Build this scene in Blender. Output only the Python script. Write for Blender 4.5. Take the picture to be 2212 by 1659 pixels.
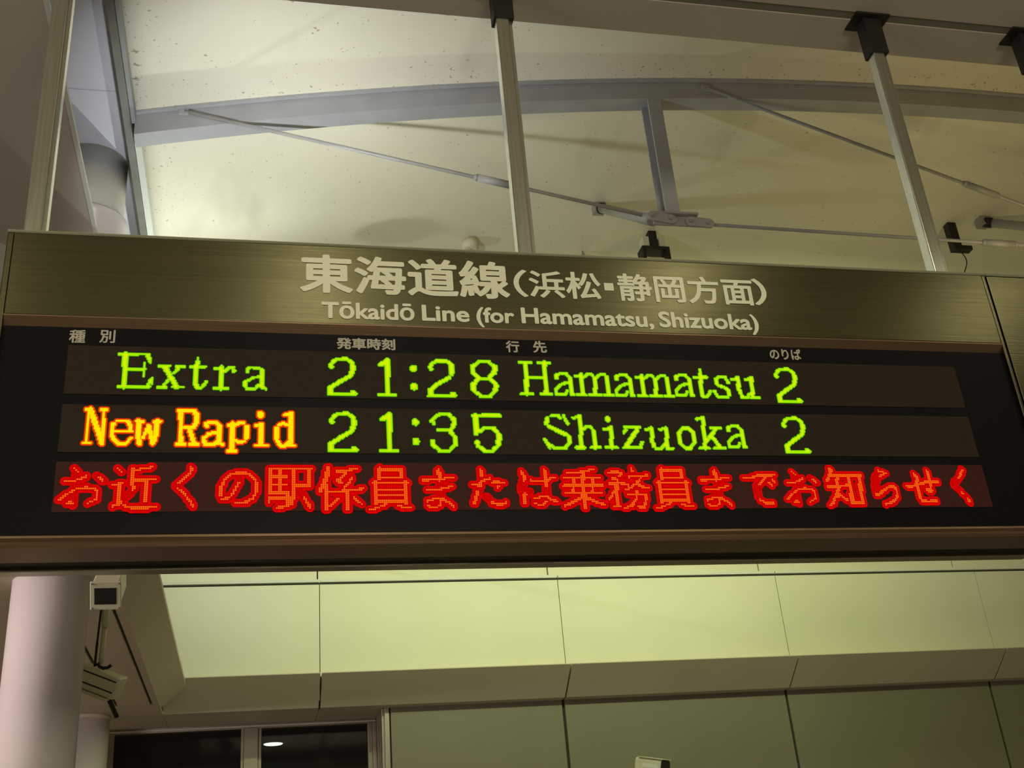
import bpy, bmesh, math, random
from mathutils import Vector, Matrix
PI = math.pi
for o in list(bpy.data.objects): bpy.data.objects.remove(o)
SC = bpy.context.scene
COL = SC.collection
random.seed(5)

# ------------------------------------------------------------------ camera
FPX, PAN, TILT, ROLL = 2441.86, 0.243745, 0.446338, -0.0877671
EYE = Vector((0, -3.2, 1.55))
fw = Vector((math.sin(PAN)*math.cos(TILT), math.cos(PAN)*math.cos(TILT), math.sin(TILT)))
r0 = Vector((math.cos(PAN), -math.sin(PAN), 0))
u0 = r0.cross(fw)
rt = r0*math.cos(ROLL) + u0*math.sin(ROLL)
up = -r0*math.sin(ROLL) + u0*math.cos(ROLL)
cam = bpy.data.cameras.new('camera')
cam.sensor_width = 36.0
cam.lens = FPX/2212*36.0
cam.clip_start = 0.05
co = bpy.data.objects.new('camera', cam)
COL.objects.link(co)
co.matrix_world = Matrix(((rt.x, up.x, -fw.x, EYE.x), (rt.y, up.y, -fw.y, EYE.y), (rt.z, up.z, -fw.z, EYE.z), (0, 0, 0, 1)))
SC.camera = co

# ------------------------------------------------------------------ world, lamps, exposure
def lin(c, s=1.0):
    return tuple((((v/255)/12.92) if v/255 <= .04045 else (((v/255)+.055)/1.055)**2.4)*s for v in c) + (1,)
W = bpy.data.worlds.new('world'); SC.world = W; W.use_nodes = True
W.node_tree.nodes['Background'].inputs[0].default_value = (.105, .082, .052, 1)
W.node_tree.nodes['Background'].inputs[1].default_value = 1.0
SC.view_settings.view_transform = 'Standard'
SC.view_settings.look = 'None'
SC.view_settings.exposure = 0
SC.view_settings.gamma = 1
SC.view_settings.use_curve_mapping = False

def area(name, loc, target, size, power, color, sy=None, spread=PI):
    l = bpy.data.lights.new(name, 'AREA'); l.energy = power; l.color = color
    l.shape = 'RECTANGLE'; l.size = size; l.size_y = sy or size; l.spread = spread
    o = bpy.data.objects.new(name, l); COL.objects.link(o); o.location = loc
    o.rotation_euler = (Vector(target)-Vector(loc)).to_track_quat('-Z', 'Y').to_euler()
    return o
def point(name, loc, power, color, radius):
    l = bpy.data.lights.new(name, 'POINT'); l.energy = power; l.color = color; l.shadow_soft_size = radius
    o = bpy.data.objects.new(name, l); COL.objects.link(o); o.location = loc; return o
SIDELIGHT = (-.35, 3.10, 4.80)       # lamp on an arm from the column, hidden by the board: lights the vault and the gutter panels
UPLIGHT = (-.30, .78, 3.98)          # small floodlight on the back of the board
BAND_FILL = (2.7, 3.2, 4.45)            # added long lamp, unseen behind the board, brightens the gutter panels
point('sidelight_lamp', SIDELIGHT, 30, (.93, 1, .93), .012)
area('uplight_lamp', UPLIGHT, (.6, 2.2, 6.0), .08, 11.5, (.93, .97, 1.0), spread=1.62)
area('band_fill_lamp', BAND_FILL, (2.7, 5.8, 3.7), 5.2, 58, (.90, 1, .52), .10)
area('fill_lamp', (4.6, 1.0, 3.6), (4.2, 2.6, 6.2), .3, 6, (1, .80, .36), spread=2.2)  # added fill, unseen, gives the right of the vault its yellow light
area('tube_lamp', (-3.2, -1.6, 3.1), (-.8, 2.0, 2.6), 1.2, 26, (1, .84, .80), .12)
area('panel_lamp', (-2.7, 1.1, 3.14), (-1.6, 1.5, 1.2), .9, 90, (1, .80, .76), .18)
area('front_fill_lamp', (1.2, -8.5, 3.0), (1.0, 0, 3.0), 3.0, 205, (1, .93, .70), 1.0)  # added broad front light, out of view, to brighten the lettering
DOWN = [(-1.8, -2.5), (.31, -2.55), (2.44, -2.35), (4.6, -2.4)]
for i, (x, y) in enumerate(DOWN):
    area('downlight_lamp', (x, y, 4.955), (x, y, 0), .22, 5.5, (1, .93, .62))

# ------------------------------------------------------------------ materials
def mat(name, col, rough=.6, metal=0, noise=None, amt=.12, bump=0, bscale=60, stretch=None, spec=.5, coord='Object'):
    m = bpy.data.materials.new(name); m.use_nodes = True
    nt = m.node_tree; b = nt.nodes['Principled BSDF']
    b.inputs['Base Color'].default_value = (*col[:3], 1)
    b.inputs['Roughness'].default_value = rough; b.inputs['Metallic'].default_value = metal
    b.inputs['Specular IOR Level'].default_value = spec
    if noise or bump:
        tc = nt.nodes.new('ShaderNodeTexCoord'); mp = nt.nodes.new('ShaderNodeMapping')
        nt.links.new(tc.outputs[coord], mp.inputs[0])
        if stretch: mp.inputs['Scale'].default_value = stretch
    if noise:
        n = nt.nodes.new('ShaderNodeTexNoise'); n.inputs['Scale'].default_value = noise; n.inputs['Detail'].default_value = 5
        nt.links.new(mp.outputs[0], n.inputs['Vector'])
        r = nt.nodes.new('ShaderNodeMapRange'); r.inputs[1].default_value = .3; r.inputs[2].default_value = .7
        r.inputs[3].default_value = 1-amt; r.inputs[4].default_value = 1+amt
        nt.links.new(n.outputs['Fac'], r.inputs[0])
        v = nt.nodes.new('ShaderNodeVectorMath'); v.operation = 'SCALE'; v.inputs[0].default_value = col[:3]
        nt.links.new(r.outputs[0], v.inputs['Scale']); nt.links.new(v.outputs[0], b.inputs['Base Color'])
    if bump:
        n2 = nt.nodes.new('ShaderNodeTexNoise'); n2.inputs['Scale'].default_value = bscale; n2.inputs['Detail'].default_value = 3
        nt.links.new(mp.outputs[0], n2.inputs['Vector'])
        bp = nt.nodes.new('ShaderNodeBump'); bp.inputs['Strength'].default_value = bump; bp.inputs['Distance'].default_value = .002
        nt.links.new(n2.outputs['Fac'], bp.inputs['Height']); nt.links.new(bp.outputs[0], b.inputs['Normal'])
    return m
def emit(name, col, s=1.0):
    m = bpy.data.materials.new(name); m.use_nodes = True; nt = m.node_tree
    nt.nodes.remove(nt.nodes['Principled BSDF'])
    e = nt.nodes.new('ShaderNodeEmission'); e.inputs[0].default_value = (*col[:3], 1); e.inputs[1].default_value = s
    nt.links.new(e.outputs[0], nt.nodes['Material Output'].inputs[0])
    return m
M = {}
M['steel'] = mat('brushed_steel', (.150, .138, .078), .27, 1, noise=1.2, amt=.10, bump=.12, bscale=5, stretch=(.6, 1, 90))
M['steel_trim'] = mat('steel_trim', (.50, .45, .34), .25, 1, bump=.15, bscale=5, stretch=(.6, 1, 120))
M['rim'] = mat('polished_rim', (.62, .66, .48), .22, .7)
M['bottom_trim'] = mat('bronze_rail', (.30, .20, .13), .35, 1, bump=.15, bscale=5, stretch=(.6, 1, 120))
M['black'] = mat('black_window', (.006, .005, .006), .4, noise=300, amt=.3, spec=.12)
M['led_face'] = mat('led_face', (.032, .021, .013), .6, noise=500, amt=.35, spec=.15)
M['led_face_red_glow'] = mat('led_face_red_glow', (.058, .017, .013), .6, noise=500, amt=.35, spec=.15)  # glow of the red text is put into this face colour
M['letter'] = mat('white_vinyl', (.90, .90, .68), .30, noise=60, amt=.03)
M['small_letter'] = mat('grey_print', (.50, .46, .36), .5)
M['post'] = mat('post_steel', (.66, .67, .58), .24, .95, noise=3, amt=.12, bump=.12, bscale=8, stretch=(40, 40, 1))
M['dark_bracket'] = mat('dark_bracket', (.012, .010, .008), .6)
M['soffit'] = mat('soffit_panel', (.58, .52, .44), .55, noise=2, amt=.03)
M['groove'] = mat('groove', (.22, .21, .15), .7)
M['blue'] = mat('cool_grey_panel', (.74, .74, .83), .5, noise=2, amt=.02)
M['rib'] = mat('truss_paint', (.36, .36, .365), .5, noise=5, amt=.08)
M['rod'] = mat('rod_paint', (.31, .30, .28), .45, noise=8, amt=.1)
M['gutter'] = mat('gutter_dark', (.22, .22, .19), .5, noise=6, amt=.15)
M['pale'] = mat('pale_edge', (.75, .78, .70), .5)
M['band'] = mat('enamel_panel', (.80, .80, .62), .38, noise=1.3, amt=.03)
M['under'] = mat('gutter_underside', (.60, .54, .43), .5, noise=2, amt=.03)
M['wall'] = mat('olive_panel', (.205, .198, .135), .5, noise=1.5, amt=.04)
M['lowsoffit'] = mat('low_soffit', (.74, .64, .52), .55, noise=2, amt=.03)
M['joint'] = mat('dark_joint', (.06, .065, .05), .8)
M['column'] = mat('column_enamel', (.72, .68, .66), .28, noise=2, amt=.03)
M['column_top'] = mat('column_sleeve', (.58, .57, .50), .5, noise=4, amt=.05)
M['frame'] = mat('window_frame', (.42, .38, .30), .35, .5, noise=4, amt=.05)
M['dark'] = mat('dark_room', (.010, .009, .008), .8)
M['beige'] = mat('beige_plastic', (.66, .60, .40), .5)
M['camwhite'] = mat('camera_housing', (.66, .66, .48), .45, noise=9, amt=.05)
M['camdark'] = mat('camera_window', (.02, .018, .018), .2)
M['cable'] = mat('black_cable', (.01, .01, .01), .5)
M['chrome'] = mat('chrome', (.9, .9, .9), .1, 1)
M['lamp'] = emit('lamp_lens', (1, .95, .72), 5)
M['lampdim'] = emit('room_lamp', (.85, 1, .75), 3)
M['green_bloom'] = emit('led_green_bloom', (.075, .40, .0))  # bloom around the lit green dots, drawn as emission
M['green_mid'] = emit('led_green', (.38, .84, .0))
M['green_core'] = emit('led_green_core', (.70, .88, .0))
M['amber_bloom'] = emit('led_amber_bloom', (.80, .035, .0))  # orange bloom around the amber dots, drawn as emission
M['amber_mid'] = emit('led_amber', (.98, .38, .0))
M['amber_core'] = emit('led_amber_core', (1.0, .78, .0))
M['red_bloom'] = emit('led_red_bloom', (.72, .0, .0))  # bloom around the red dots, drawn as two emissive layers
M['red_bloom_inner'] = emit('led_red_bloom_inner', (.56, .0, .0))
M['red_core'] = emit('led_red_core', (1.0, .16, .004))
M['red_dim'] = emit('led_red_dim', (.66, .006, .0))
# glass of the far windows
g = mat('window_glass', (.02, .02, .02), .06, spec=.5); g.node_tree.nodes['Principled BSDF'].inputs['Alpha'].default_value = .35; M['glass'] = g
# roof membrane: cream white with mould specks, denser beside the arch rib and the left edge
m = mat('roof_membrane', (.80, .76, .60), .55, noise=1.1, amt=.05, spec=.35); M['membrane'] = m
nt = m.node_tree; b = nt.nodes['Principled BSDF']
src = b.inputs['Base Color'].links[0].from_socket
tc = nt.nodes.new('ShaderNodeTexCoord')
def nz(scale, det, sc=(1, 1, 1)):
    mp = nt.nodes.new('ShaderNodeMapping'); mp.inputs['Scale'].default_value = sc; nt.links.new(tc.outputs['Object'], mp.inputs[0])
    n = nt.nodes.new('ShaderNodeTexNoise'); n.inputs['Scale'].default_value = scale; n.inputs['Detail'].default_value = det
    nt.links.new(mp.outputs[0], n.inputs['Vector']); return n.outputs['Fac']
def mth(op, a, b_, c=None):
    n = nt.nodes.new('ShaderNodeMath'); n.operation = op
    for i, v in enumerate((a, b_, c)):
        if v is None: continue
        if isinstance(v, (int, float)): n.inputs[i].default_value = v
        else: nt.links.new(v, n.inputs[i])
    return n.outputs[0]
def rng(v, a, b_, c=0, d=1):
    n = nt.nodes.new('ShaderNodeMapRange'); n.interpolation_type = 'SMOOTHSTEP'
    nt.links.new(v, n.inputs[0])
    for i, q in enumerate((a, b_, c, d)): n.inputs[i+1].default_value = q
    return n.outputs[0]
sep = nt.nodes.new('ShaderNodeSeparateXYZ'); nt.links.new(tc.outputs['Object'], sep.inputs[0])
near_rib = rng(mth('ABSOLUTE', mth('SUBTRACT', sep.outputs[1], 1.80), 0), .06, .28, 1, 0)
near_edge = rng(sep.outputs[0], -.62, -.38, 1, 0)
edge = mth('MAXIMUM', near_rib, near_edge)
patch = rng(nz(4.5, 2), .60, .72)
fine = nz(42, 6)
thr = mth('SUBTRACT', .692, mth('MULTIPLY', edge, .055))
thr = mth('SUBTRACT', thr, mth('MULTIPLY', patch, .055))
speck = rng(mth('SUBTRACT', fine, thr), .0, .035)
stain = mth('MULTIPLY', rng(nz(2.2, 3, (1, .4, 1)), .60, .78), .22)
fac = mth('MAXIMUM', mth('MULTIPLY', speck, .62), stain)
mx = nt.nodes.new('ShaderNodeMix'); mx.data_type = 'RGBA'
nt.links.new(fac, mx.inputs[0]); nt.links.new(src, mx.inputs[6]); mx.inputs[7].default_value = (.16, .13, .07, 1)
nt.links.new(mx.outputs[2], b.inputs['Base Color'])

# ------------------------------------------------------------------ helpers
class MB:
    def __init__(s): s.v = []; s.f = []; s.sm = []
    def add(s, vs, fs, smooth=False):
        n = len(s.v); s.v += [tuple(v) for v in vs]; s.f += [tuple(i+n for i in f) for f in fs]; s.sm += [smooth]*len(fs); return s
    def box(s, x0, x1, y0, y1, z0, z1, T=None):
        vs = [Vector((x, y, z)) for x in (x0, x1) for y in (y0, y1) for z in (z0, z1)]
        if T: vs = [T @ v for v in vs]
        return s.add(vs, [(0, 1, 3, 2), (4, 6, 7, 5), (0, 4, 5, 1), (2, 3, 7, 6), (0, 2, 6, 4), (1, 5, 7, 3)])
    def prism(s, prof, x0, x1, axis='x'):           # prof: (a,b) pairs, closed; extruded along the axis
        def P(t, a, b): return {'x': (t, a, b), 'y': (a, t, b), 'z': (a, b, t)}[axis]
        n = len(prof); vs = [P(x0, *q) for q in prof]+[P(x1, *q) for q in prof]
        fs = [(i, (i+1) % n, n+(i+1) % n, n+i) for i in range(n)]+[tuple(range(n-1, -1, -1)), tuple(range(n, 2*n))]
        return s.add(vs, fs)
    def tube(s, p0, p1, r0, r1=None, n=14, caps=True):
        p0, p1 = Vector(p0), Vector(p1); r1 = r0 if r1 is None else r1
        q = (p1-p0).to_track_quat('Z', 'Y'); vs = []
        for p, r in ((p0, r0), (p1, r1)):
            for i in range(n): vs.append(p + q @ Vector((r*math.cos(2*PI*i/n), r*math.sin(2*PI*i/n), 0)))
        s.add(vs, [(i, (i+1) % n, n+(i+1) % n, n+i) for i in range(n)], True)
        if caps:
            k = len(s.v)-2*n; s.f += [tuple(k+i for i in range(n-1, -1, -1)), tuple(k+n+i for i in range(n))]; s.sm += [False]*2
        return s
    def lathe(s, c, prof, n=32):                    # prof: (radius, z) pairs from bottom to top about a vertical axis
        vs = [(c[0]+r*math.cos(2*PI*i/n), c[1]+r*math.sin(2*PI*i/n), c[2]+z) for r, z in prof for i in range(n)]
        fs = [(j*n+i, j*n+(i+1) % n, (j+1)*n+(i+1) % n, (j+1)*n+i) for j in range(len(prof)-1) for i in range(n)]
        s.add(vs, fs, True)
        k = len(s.v)-len(vs); s.f += [tuple(k+i for i in range(n-1, -1, -1)), tuple(k+(len(prof)-1)*n+i for i in range(n))]; s.sm += [False]*2
        return s
    def build(s, name, m, parent=None, bevel=0, smooth_angle=None, xf=None):
        vs = [xf(v) for v in s.v] if xf else s.v
        if parent is not None:
            o = parent; off = Vector((0, 0, 0))
            while o is not None: off += o.location; o = o.parent
            vs = [Vector(v)-off for v in vs]
        me = bpy.data.meshes.new(name); me.from_pydata([tuple(v) for v in vs], [], s.f)
        for p, q in zip(me.polygons, s.sm): p.use_smooth = q
        bm = bmesh.new(); bm.from_mesh(me); bmesh.ops.recalc_face_normals(bm, faces=bm.faces); bm.to_mesh(me); bm.free()
        me.materials.append(m)
        o = bpy.data.objects.new(name, me); COL.objects.link(o)
        if parent is not None: o.parent = parent
        if bevel:
            md = o.modifiers.new('bevel', 'BEVEL'); md.width = bevel; md.segments = 2; md.limit_method = 'ANGLE'
        return o
def tag(o, label=None, cat=None, group=None, kind=None):
    for k, v in (('label', label), ('category', cat), ('group', group), ('kind', kind)):
        if v: o[k] = v
    return o
def empty(name, loc, **kw):
    o = bpy.data.objects.new(name, None); COL.objects.link(o); o.location = loc; o.empty_display_size = .1
    return tag(o, **kw)
def K(v):                                            # the concourse structure is drawn on a grid of 1.48 m modules
    return Vector((1.48*v[0], 1.48*v[1]+1.536, 1.48*v[2]-.744))
LED = [
 (1, 'green', [(2, 0.9, 34.5, 4.5, 54.7, 3.9), (2, 1.7, 38.4, 4.3, 39.2, 30.4), (2, 0.9, 35.0, 30.5, 56.2, 30.1), (2, 0.9, 40.5, 16.6, 49.7, 16.4), (2, 0.7, 51.8, 11.2, 51.9, 22.1), (2, 1.3, 49.7, 16.4, 51.8, 16.3), (2, 0.9, 53.0, 5.0, 56.1, 10.7), (2, 0.7, 54.5, 5.3, 56.3, 8.3), (2, 0.9, 55.1, 29.2, 57.4, 24.0), (2, 0.6, 57.6, 23.4, 57.6, 27.6)]),
 (1, 'green', [(2, 0.9, 61.8, 13.5, 69.3, 13.3), (2, 0.9, 74.0, 13.2, 79.8, 13.2), (2, 1.6, 66.2, 14.1, 75.1, 30.0), (2, 0.9, 76.7, 13.9, 72.7, 18.9), (2, 0.9, 68.8, 24.7, 66.0, 29.6), (2, 0.9, 62.1, 30.3, 68.1, 30.1), (2, 0.9, 72.7, 30.0, 79.7, 29.9)]),
 (1, 'green', [(2, 0.9, 89.1, 6.0, 89.1, 8.8), (2, 1.5, 88.8, 9.5, 88.1, 14.3, 88.1, 27.5, 89.6, 30.1), (2, 0.9, 84.0, 13.7, 94.2, 13.4), (2, 0.9, 89.6, 30.8, 92.2, 30.4, 95.6, 25.6)]),
 (1, 'green', [(2, 0.9, 101.1, 14.6, 105.8, 14.2), (2, 0.8, 106.0, 12.5, 106.1, 13.8), (2, 1.5, 105.8, 13.8, 106.0, 30.5), (2, 0.9, 101.3, 30.6, 110.4, 30.4), (2, 0.9, 108.2, 16.9, 111.4, 13.4, 114.3, 13.3), (2, 1.2, 114.7, 15.7, 114.9, 16.4)]),
 (1, 'green', [(2, 1.2, 124.8, 16.1, 124.8, 16.5), (2, 0.9, 124.2, 14.8, 126.0, 13.0, 132.0, 13.2, 134.4, 14.5), (2, 1.6, 135.3, 15.9, 135.2, 28.5), (2, 0.9, 135.8, 29.2, 138.2, 30.5), (2, 0.9, 133.9, 20.7, 129.1, 21.1, 125.0, 24.0), (2, 1.3, 123.2, 25.0, 123.3, 28.4), (2, 0.9, 124.3, 30.8, 129.9, 30.7, 132.8, 27.2)]),
 (1, 'green', [(2, 1.2, 185.7, 11.3, 185.9, 11.0), (2, 1.1, 184.6, 10.1, 186.9, 6.5, 189.7, 4.2, 196.7, 4.0, 199.5, 5.6), (2, 1.7, 200.6, 7.1, 201.5, 10.3, 201.3, 13.4, 200.4, 16.0), (2, 1.4, 200.4, 17.2, 195.3, 21.1, 190.3, 24.0, 185.8, 27.8), (2, 1.8, 184.7, 28.2, 184.8, 32.2), (2, 0.9, 183.6, 33.4, 203.2, 33.1), (2, 1.4, 201.0, 31.9, 201.8, 32.2)]),
 (1, 'green', [(2, 1.1, 221.4, 8.5, 226.4, 4.5), (2, 1.1, 223.1, 8.1, 224.9, 7.8), (2, 1.8, 227.5, 4.5, 226.9, 32.6), (2, 0.9, 220.4, 33.5, 233.1, 33.3)]),
 (1, 'green', [(2, 2.5, 247.1, 10.6, 247.1, 11.0), (2, 2.5, 247.0, 26.1, 247.0, 26.5)]),
 (1, 'green', [(2, 1.2, 260.8, 11.2, 261.0, 10.8), (2, 1.2, 259.5, 9.3, 262.1, 6.1, 265.0, 4.2, 272.5, 4.0, 275.3, 5.3), (2, 1.8, 276.3, 7.3, 276.8, 11.2, 276.2, 14.4), (2, 1.4, 274.6, 17.9, 268.4, 21.6, 262.6, 25.6, 259.6, 28.7), (2, 1.9, 259.2, 29.1, 259.1, 32.6), (2, 0.9, 257.6, 33.8, 278.3, 33.4), (2, 1.3, 275.9, 31.9, 277.3, 31.9)]),
 (1, 'green', [(2, 1.0, 298.0, 4.0, 306.3, 3.7), (2, 1.2, 296.8, 5.2, 293.8, 7.6), (2, 1.9, 293.0, 8.5, 292.9, 10.8, 293.1, 13.2), (2, 1.4, 293.7, 14.0, 297.4, 17.8), (2, 1.0, 298.1, 18.2, 305.7, 18.0), (2, 1.2, 307.0, 4.9, 309.4, 6.9), (2, 1.9, 310.4, 8.0, 310.6, 10.4, 309.6, 12.8), (2, 1.4, 308.8, 14.0, 305.3, 17.6), (2, 1.4, 297.0, 18.6, 293.9, 22.2), (2, 1.9, 292.8, 23.0, 292.6, 25.4, 292.8, 28.1), (2, 1.2, 293.8, 29.6, 297.1, 32.3), (2, 1.0, 297.0, 33.8, 305.2, 33.7), (2, 1.4, 306.7, 18.8, 309.3, 21.9), (2, 1.9, 310.0, 22.7, 310.2, 25.0, 309.6, 27.7), (2, 1.2, 308.4, 29.3, 305.3, 32.5)]),
 (1, 'green', [(2, 1.0, 330.5, 3.8, 339.4, 3.6), (2, 1.0, 329.8, 30.6, 338.6, 30.4), (2, 1.6, 335.1, 3.9, 334.2, 30.5), (2, 1.0, 345.5, 3.7, 354.5, 3.4), (2, 1.0, 345.3, 30.5, 353.7, 30.4), (2, 1.6, 350.5, 3.5, 349.5, 30.4), (2, 1.0, 335.9, 16.4, 348.6, 16.1)]),
 (1, 'green', [(2, 1.5, 359.2, 15.9, 359.1, 16.1), (2, 1.0, 358.2, 14.1, 361.1, 13.0, 367.7, 12.9), (2, 1.0, 367.7, 13.4, 369.8, 15.9), (2, 1.5, 370.4, 16.9, 369.7, 30.1), (2, 1.0, 369.7, 30.3, 372.0, 30.8), (2, 1.0, 367.8, 20.7, 364.0, 21.1, 360.5, 23.2, 357.9, 25.8), (2, 1.3, 357.6, 26.3, 357.5, 29.8), (2, 1.0, 357.9, 31.0, 364.0, 30.9, 366.7, 27.6)]),
 (1, 'green', [(2, 1.0, 374.6, 14.7, 379.0, 13.6), (2, 1.5, 379.5, 13.4, 378.8, 30.4), (2, 1.0, 374.3, 30.7, 381.2, 30.6), (2, 1.0, 381.3, 15.1, 383.9, 13.0, 387.7, 12.9, 389.8, 15.4), (2, 1.5, 390.2, 15.9, 389.1, 30.2), (2, 1.0, 384.5, 30.5, 393.3, 30.4), (2, 1.0, 391.7, 15.4, 394.9, 12.7, 398.3, 12.7, 400.0, 14.7), (2, 1.5, 400.4, 15.2, 400.0, 30.0), (2, 1.0, 396.6, 30.6, 403.8, 30.4)]),
 (1, 'green', [(2, 1.5, 408.2, 15.9, 408.1, 16.1), (2, 1.0, 407.2, 14.1, 410.1, 13.0, 416.7, 12.9), (2, 1.0, 416.7, 13.4, 418.8, 15.9), (2, 1.5, 419.4, 16.9, 418.7, 30.1), (2, 1.0, 418.7, 30.3, 421.0, 30.8), (2, 1.0, 416.8, 20.7, 413.0, 21.1, 409.5, 23.2, 406.9, 25.8), (2, 1.3, 406.6, 26.3, 406.5, 29.8), (2, 1.0, 406.9, 31.0, 413.0, 30.9, 415.7, 27.6)]),
 (1, 'green', [(2, 1.0, 424.6, 14.7, 429.0, 13.6), (2, 1.5, 429.5, 13.4, 428.8, 30.4), (2, 1.0, 424.3, 30.7, 431.2, 30.6), (2, 1.0, 431.3, 15.1, 433.9, 13.0, 437.7, 12.9, 439.8, 15.4), (2, 1.5, 440.2, 15.9, 439.1, 30.2), (2, 1.0, 434.5, 30.5, 443.3, 30.4), (2, 1.0, 441.7, 15.4, 444.9, 12.7, 448.3, 12.7, 450.0, 14.7), (2, 1.5, 450.4, 15.2, 450.0, 30.0), (2, 1.0, 446.6, 30.6, 453.8, 30.4)]),
 (1, 'green', [(2, 1.5, 458.2, 14.9, 458.1, 15.1), (2, 1.0, 457.2, 13.1, 460.1, 12.0, 466.7, 11.9), (2, 1.0, 466.7, 12.4, 468.8, 14.9), (2, 1.5, 469.4, 15.9, 468.7, 29.1), (2, 1.0, 468.7, 29.3, 471.0, 29.8), (2, 1.0, 466.8, 19.7, 463.0, 20.1, 459.5, 22.2, 456.9, 24.8), (2, 1.3, 456.6, 25.3, 456.5, 28.8), (2, 1.0, 456.9, 30.0, 463.0, 29.9, 465.7, 26.6)]),
 (1, 'green', [(2, 1.1, 479.6, 6.3, 479.3, 9.2), (2, 1.6, 479.2, 10.2, 477.9, 23.3, 477.8, 28.5), (2, 1.1, 473.8, 13.3, 484.5, 13.0), (2, 1.1, 478.0, 30.3, 482.0, 30.2, 485.4, 25.8)]),
 (1, 'green', [(2, 1.1, 492.1, 14.2, 495.4, 12.5, 500.9, 12.9), (2, 1.2, 500.3, 13.4, 502.1, 17.6), (2, 1.4, 492.0, 14.7, 491.9, 18.4), (2, 1.2, 492.7, 19.9, 498.8, 22.4, 501.4, 24.4), (2, 1.4, 500.6, 25.0, 500.7, 28.6), (2, 1.1, 492.4, 30.6, 499.9, 30.4), (2, 1.2, 488.8, 25.2, 491.0, 29.8)]),
 (1, 'green', [(2, 1.1, 505.1, 14.9, 510.4, 13.7), (2, 1.6, 511.1, 12.7, 510.3, 22.7, 511.1, 26.8), (2, 1.2, 511.4, 27.9, 512.5, 29.9), (2, 1.1, 511.4, 30.7, 516.0, 30.7, 519.1, 27.2), (2, 1.1, 517.3, 14.9, 522.1, 13.5), (2, 1.6, 522.7, 12.9, 521.2, 29.8), (2, 1.1, 520.0, 30.6, 526.1, 30.5)]),
 (1, 'green', [(2, 1.2, 545.7, 11.3, 545.9, 11.0), (2, 1.1, 544.6, 10.1, 546.9, 6.5, 549.7, 4.2, 556.7, 4.0, 559.5, 5.6), (2, 1.7, 560.6, 7.1, 561.5, 10.3, 561.3, 13.4, 560.4, 16.0), (2, 1.4, 560.4, 17.2, 555.3, 21.1, 550.3, 24.0, 545.8, 27.8), (2, 1.8, 544.7, 28.2, 544.8, 32.2), (2, 0.9, 543.6, 33.4, 563.2, 33.1), (2, 1.4, 561.0, 31.9, 561.8, 32.2)]),
 (2, 'amber', [(2, 0.8, 17.1, 2.8, 17.2, 29.2), (2, 0.8, 15.2, 3.3, 19.1, 3.2), (2, 0.8, 15.3, 29.0, 19.7, 29.0), (2, 1.5, 18.0, 3.4, 20.7, 10.8, 24.2, 19.6, 27.3, 29.1), (2, 0.9, 26.9, 3.6, 27.6, 28.4), (2, 0.8, 24.9, 3.3, 29.3, 3.4)]),
 (2, 'amber', [(2, 0.8, 36.1, 12.1, 43.6, 12.1), (2, 1.0, 43.9, 13.0, 45.5, 15.6, 45.5, 19.4), (2, 0.8, 35.8, 20.0, 46.6, 19.9), (2, 1.2, 34.0, 14.4, 33.4, 17.0, 33.5, 22.7, 34.8, 25.9, 37.7, 28.4), (2, 0.8, 37.5, 29.3, 43.3, 29.3, 46.4, 25.1)]),
 (2, 'amber', [(2, 1.4, 50.6, 12.0, 50.7, 23.2, 52.5, 29.5), (2, 0.9, 49.8, 12.3, 53.7, 12.6), (2, 0.9, 57.8, 15.1, 54.4, 24.7), (2, 1.2, 58.2, 16.7, 60.8, 28.2), (2, 1.5, 63.5, 12.1, 63.4, 20.5), (2, 1.3, 63.2, 21.8, 61.4, 28.8), (2, 0.9, 61.0, 12.5, 65.3, 12.4)]),
 (2, 'amber', [(2, 1.4, 79.3, 3.8, 79.7, 29.5), (2, 0.9, 76.9, 3.6, 88.6, 3.4), (2, 1.3, 88.6, 4.5, 90.3, 7.3, 90.2, 12.7, 87.9, 16.4), (2, 0.9, 81.1, 16.9, 87.5, 16.9), (2, 1.3, 85.6, 18.2, 87.4, 24.1, 89.2, 28.6), (2, 0.9, 77.4, 29.3, 82.9, 29.3), (2, 0.9, 86.0, 29.3, 91.6, 29.2)]),
 (2, 'amber', [(2, 1.2, 97.1, 14.9, 97.1, 15.4), (2, 0.9, 96.6, 13.6, 98.6, 12.6, 103.8, 12.6, 106.4, 15.7), (2, 1.4, 105.8, 15.7, 105.9, 28.0), (2, 0.9, 106.4, 28.4, 108.8, 29.5), (2, 0.9, 104.1, 20.3, 98.9, 21.3, 95.8, 24.9), (2, 1.2, 95.6, 24.9, 95.9, 28.1), (2, 0.9, 96.4, 29.6, 102.8, 29.6, 104.7, 26.6)]),
 (2, 'amber', [(2, 0.9, 112.0, 14.5, 115.2, 13.3), (2, 1.4, 114.8, 13.3, 114.9, 33.7), (2, 0.9, 112.1, 34.2, 117.8, 34.2), (2, 0.9, 117.3, 14.2, 119.7, 12.4, 122.9, 12.8), (2, 1.4, 124.8, 15.5, 124.8, 24.2), (2, 0.9, 123.6, 26.9, 119.6, 27.9, 117.6, 26.1)]),
 (2, 'amber', [(2, 2.0, 134.3, 5.5, 134.3, 6.4), (2, 0.9, 131.1, 14.5, 134.8, 13.6), (2, 1.4, 135.2, 13.6, 135.1, 29.5), (2, 0.9, 131.0, 30.0, 139.6, 30.0)]),
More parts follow.
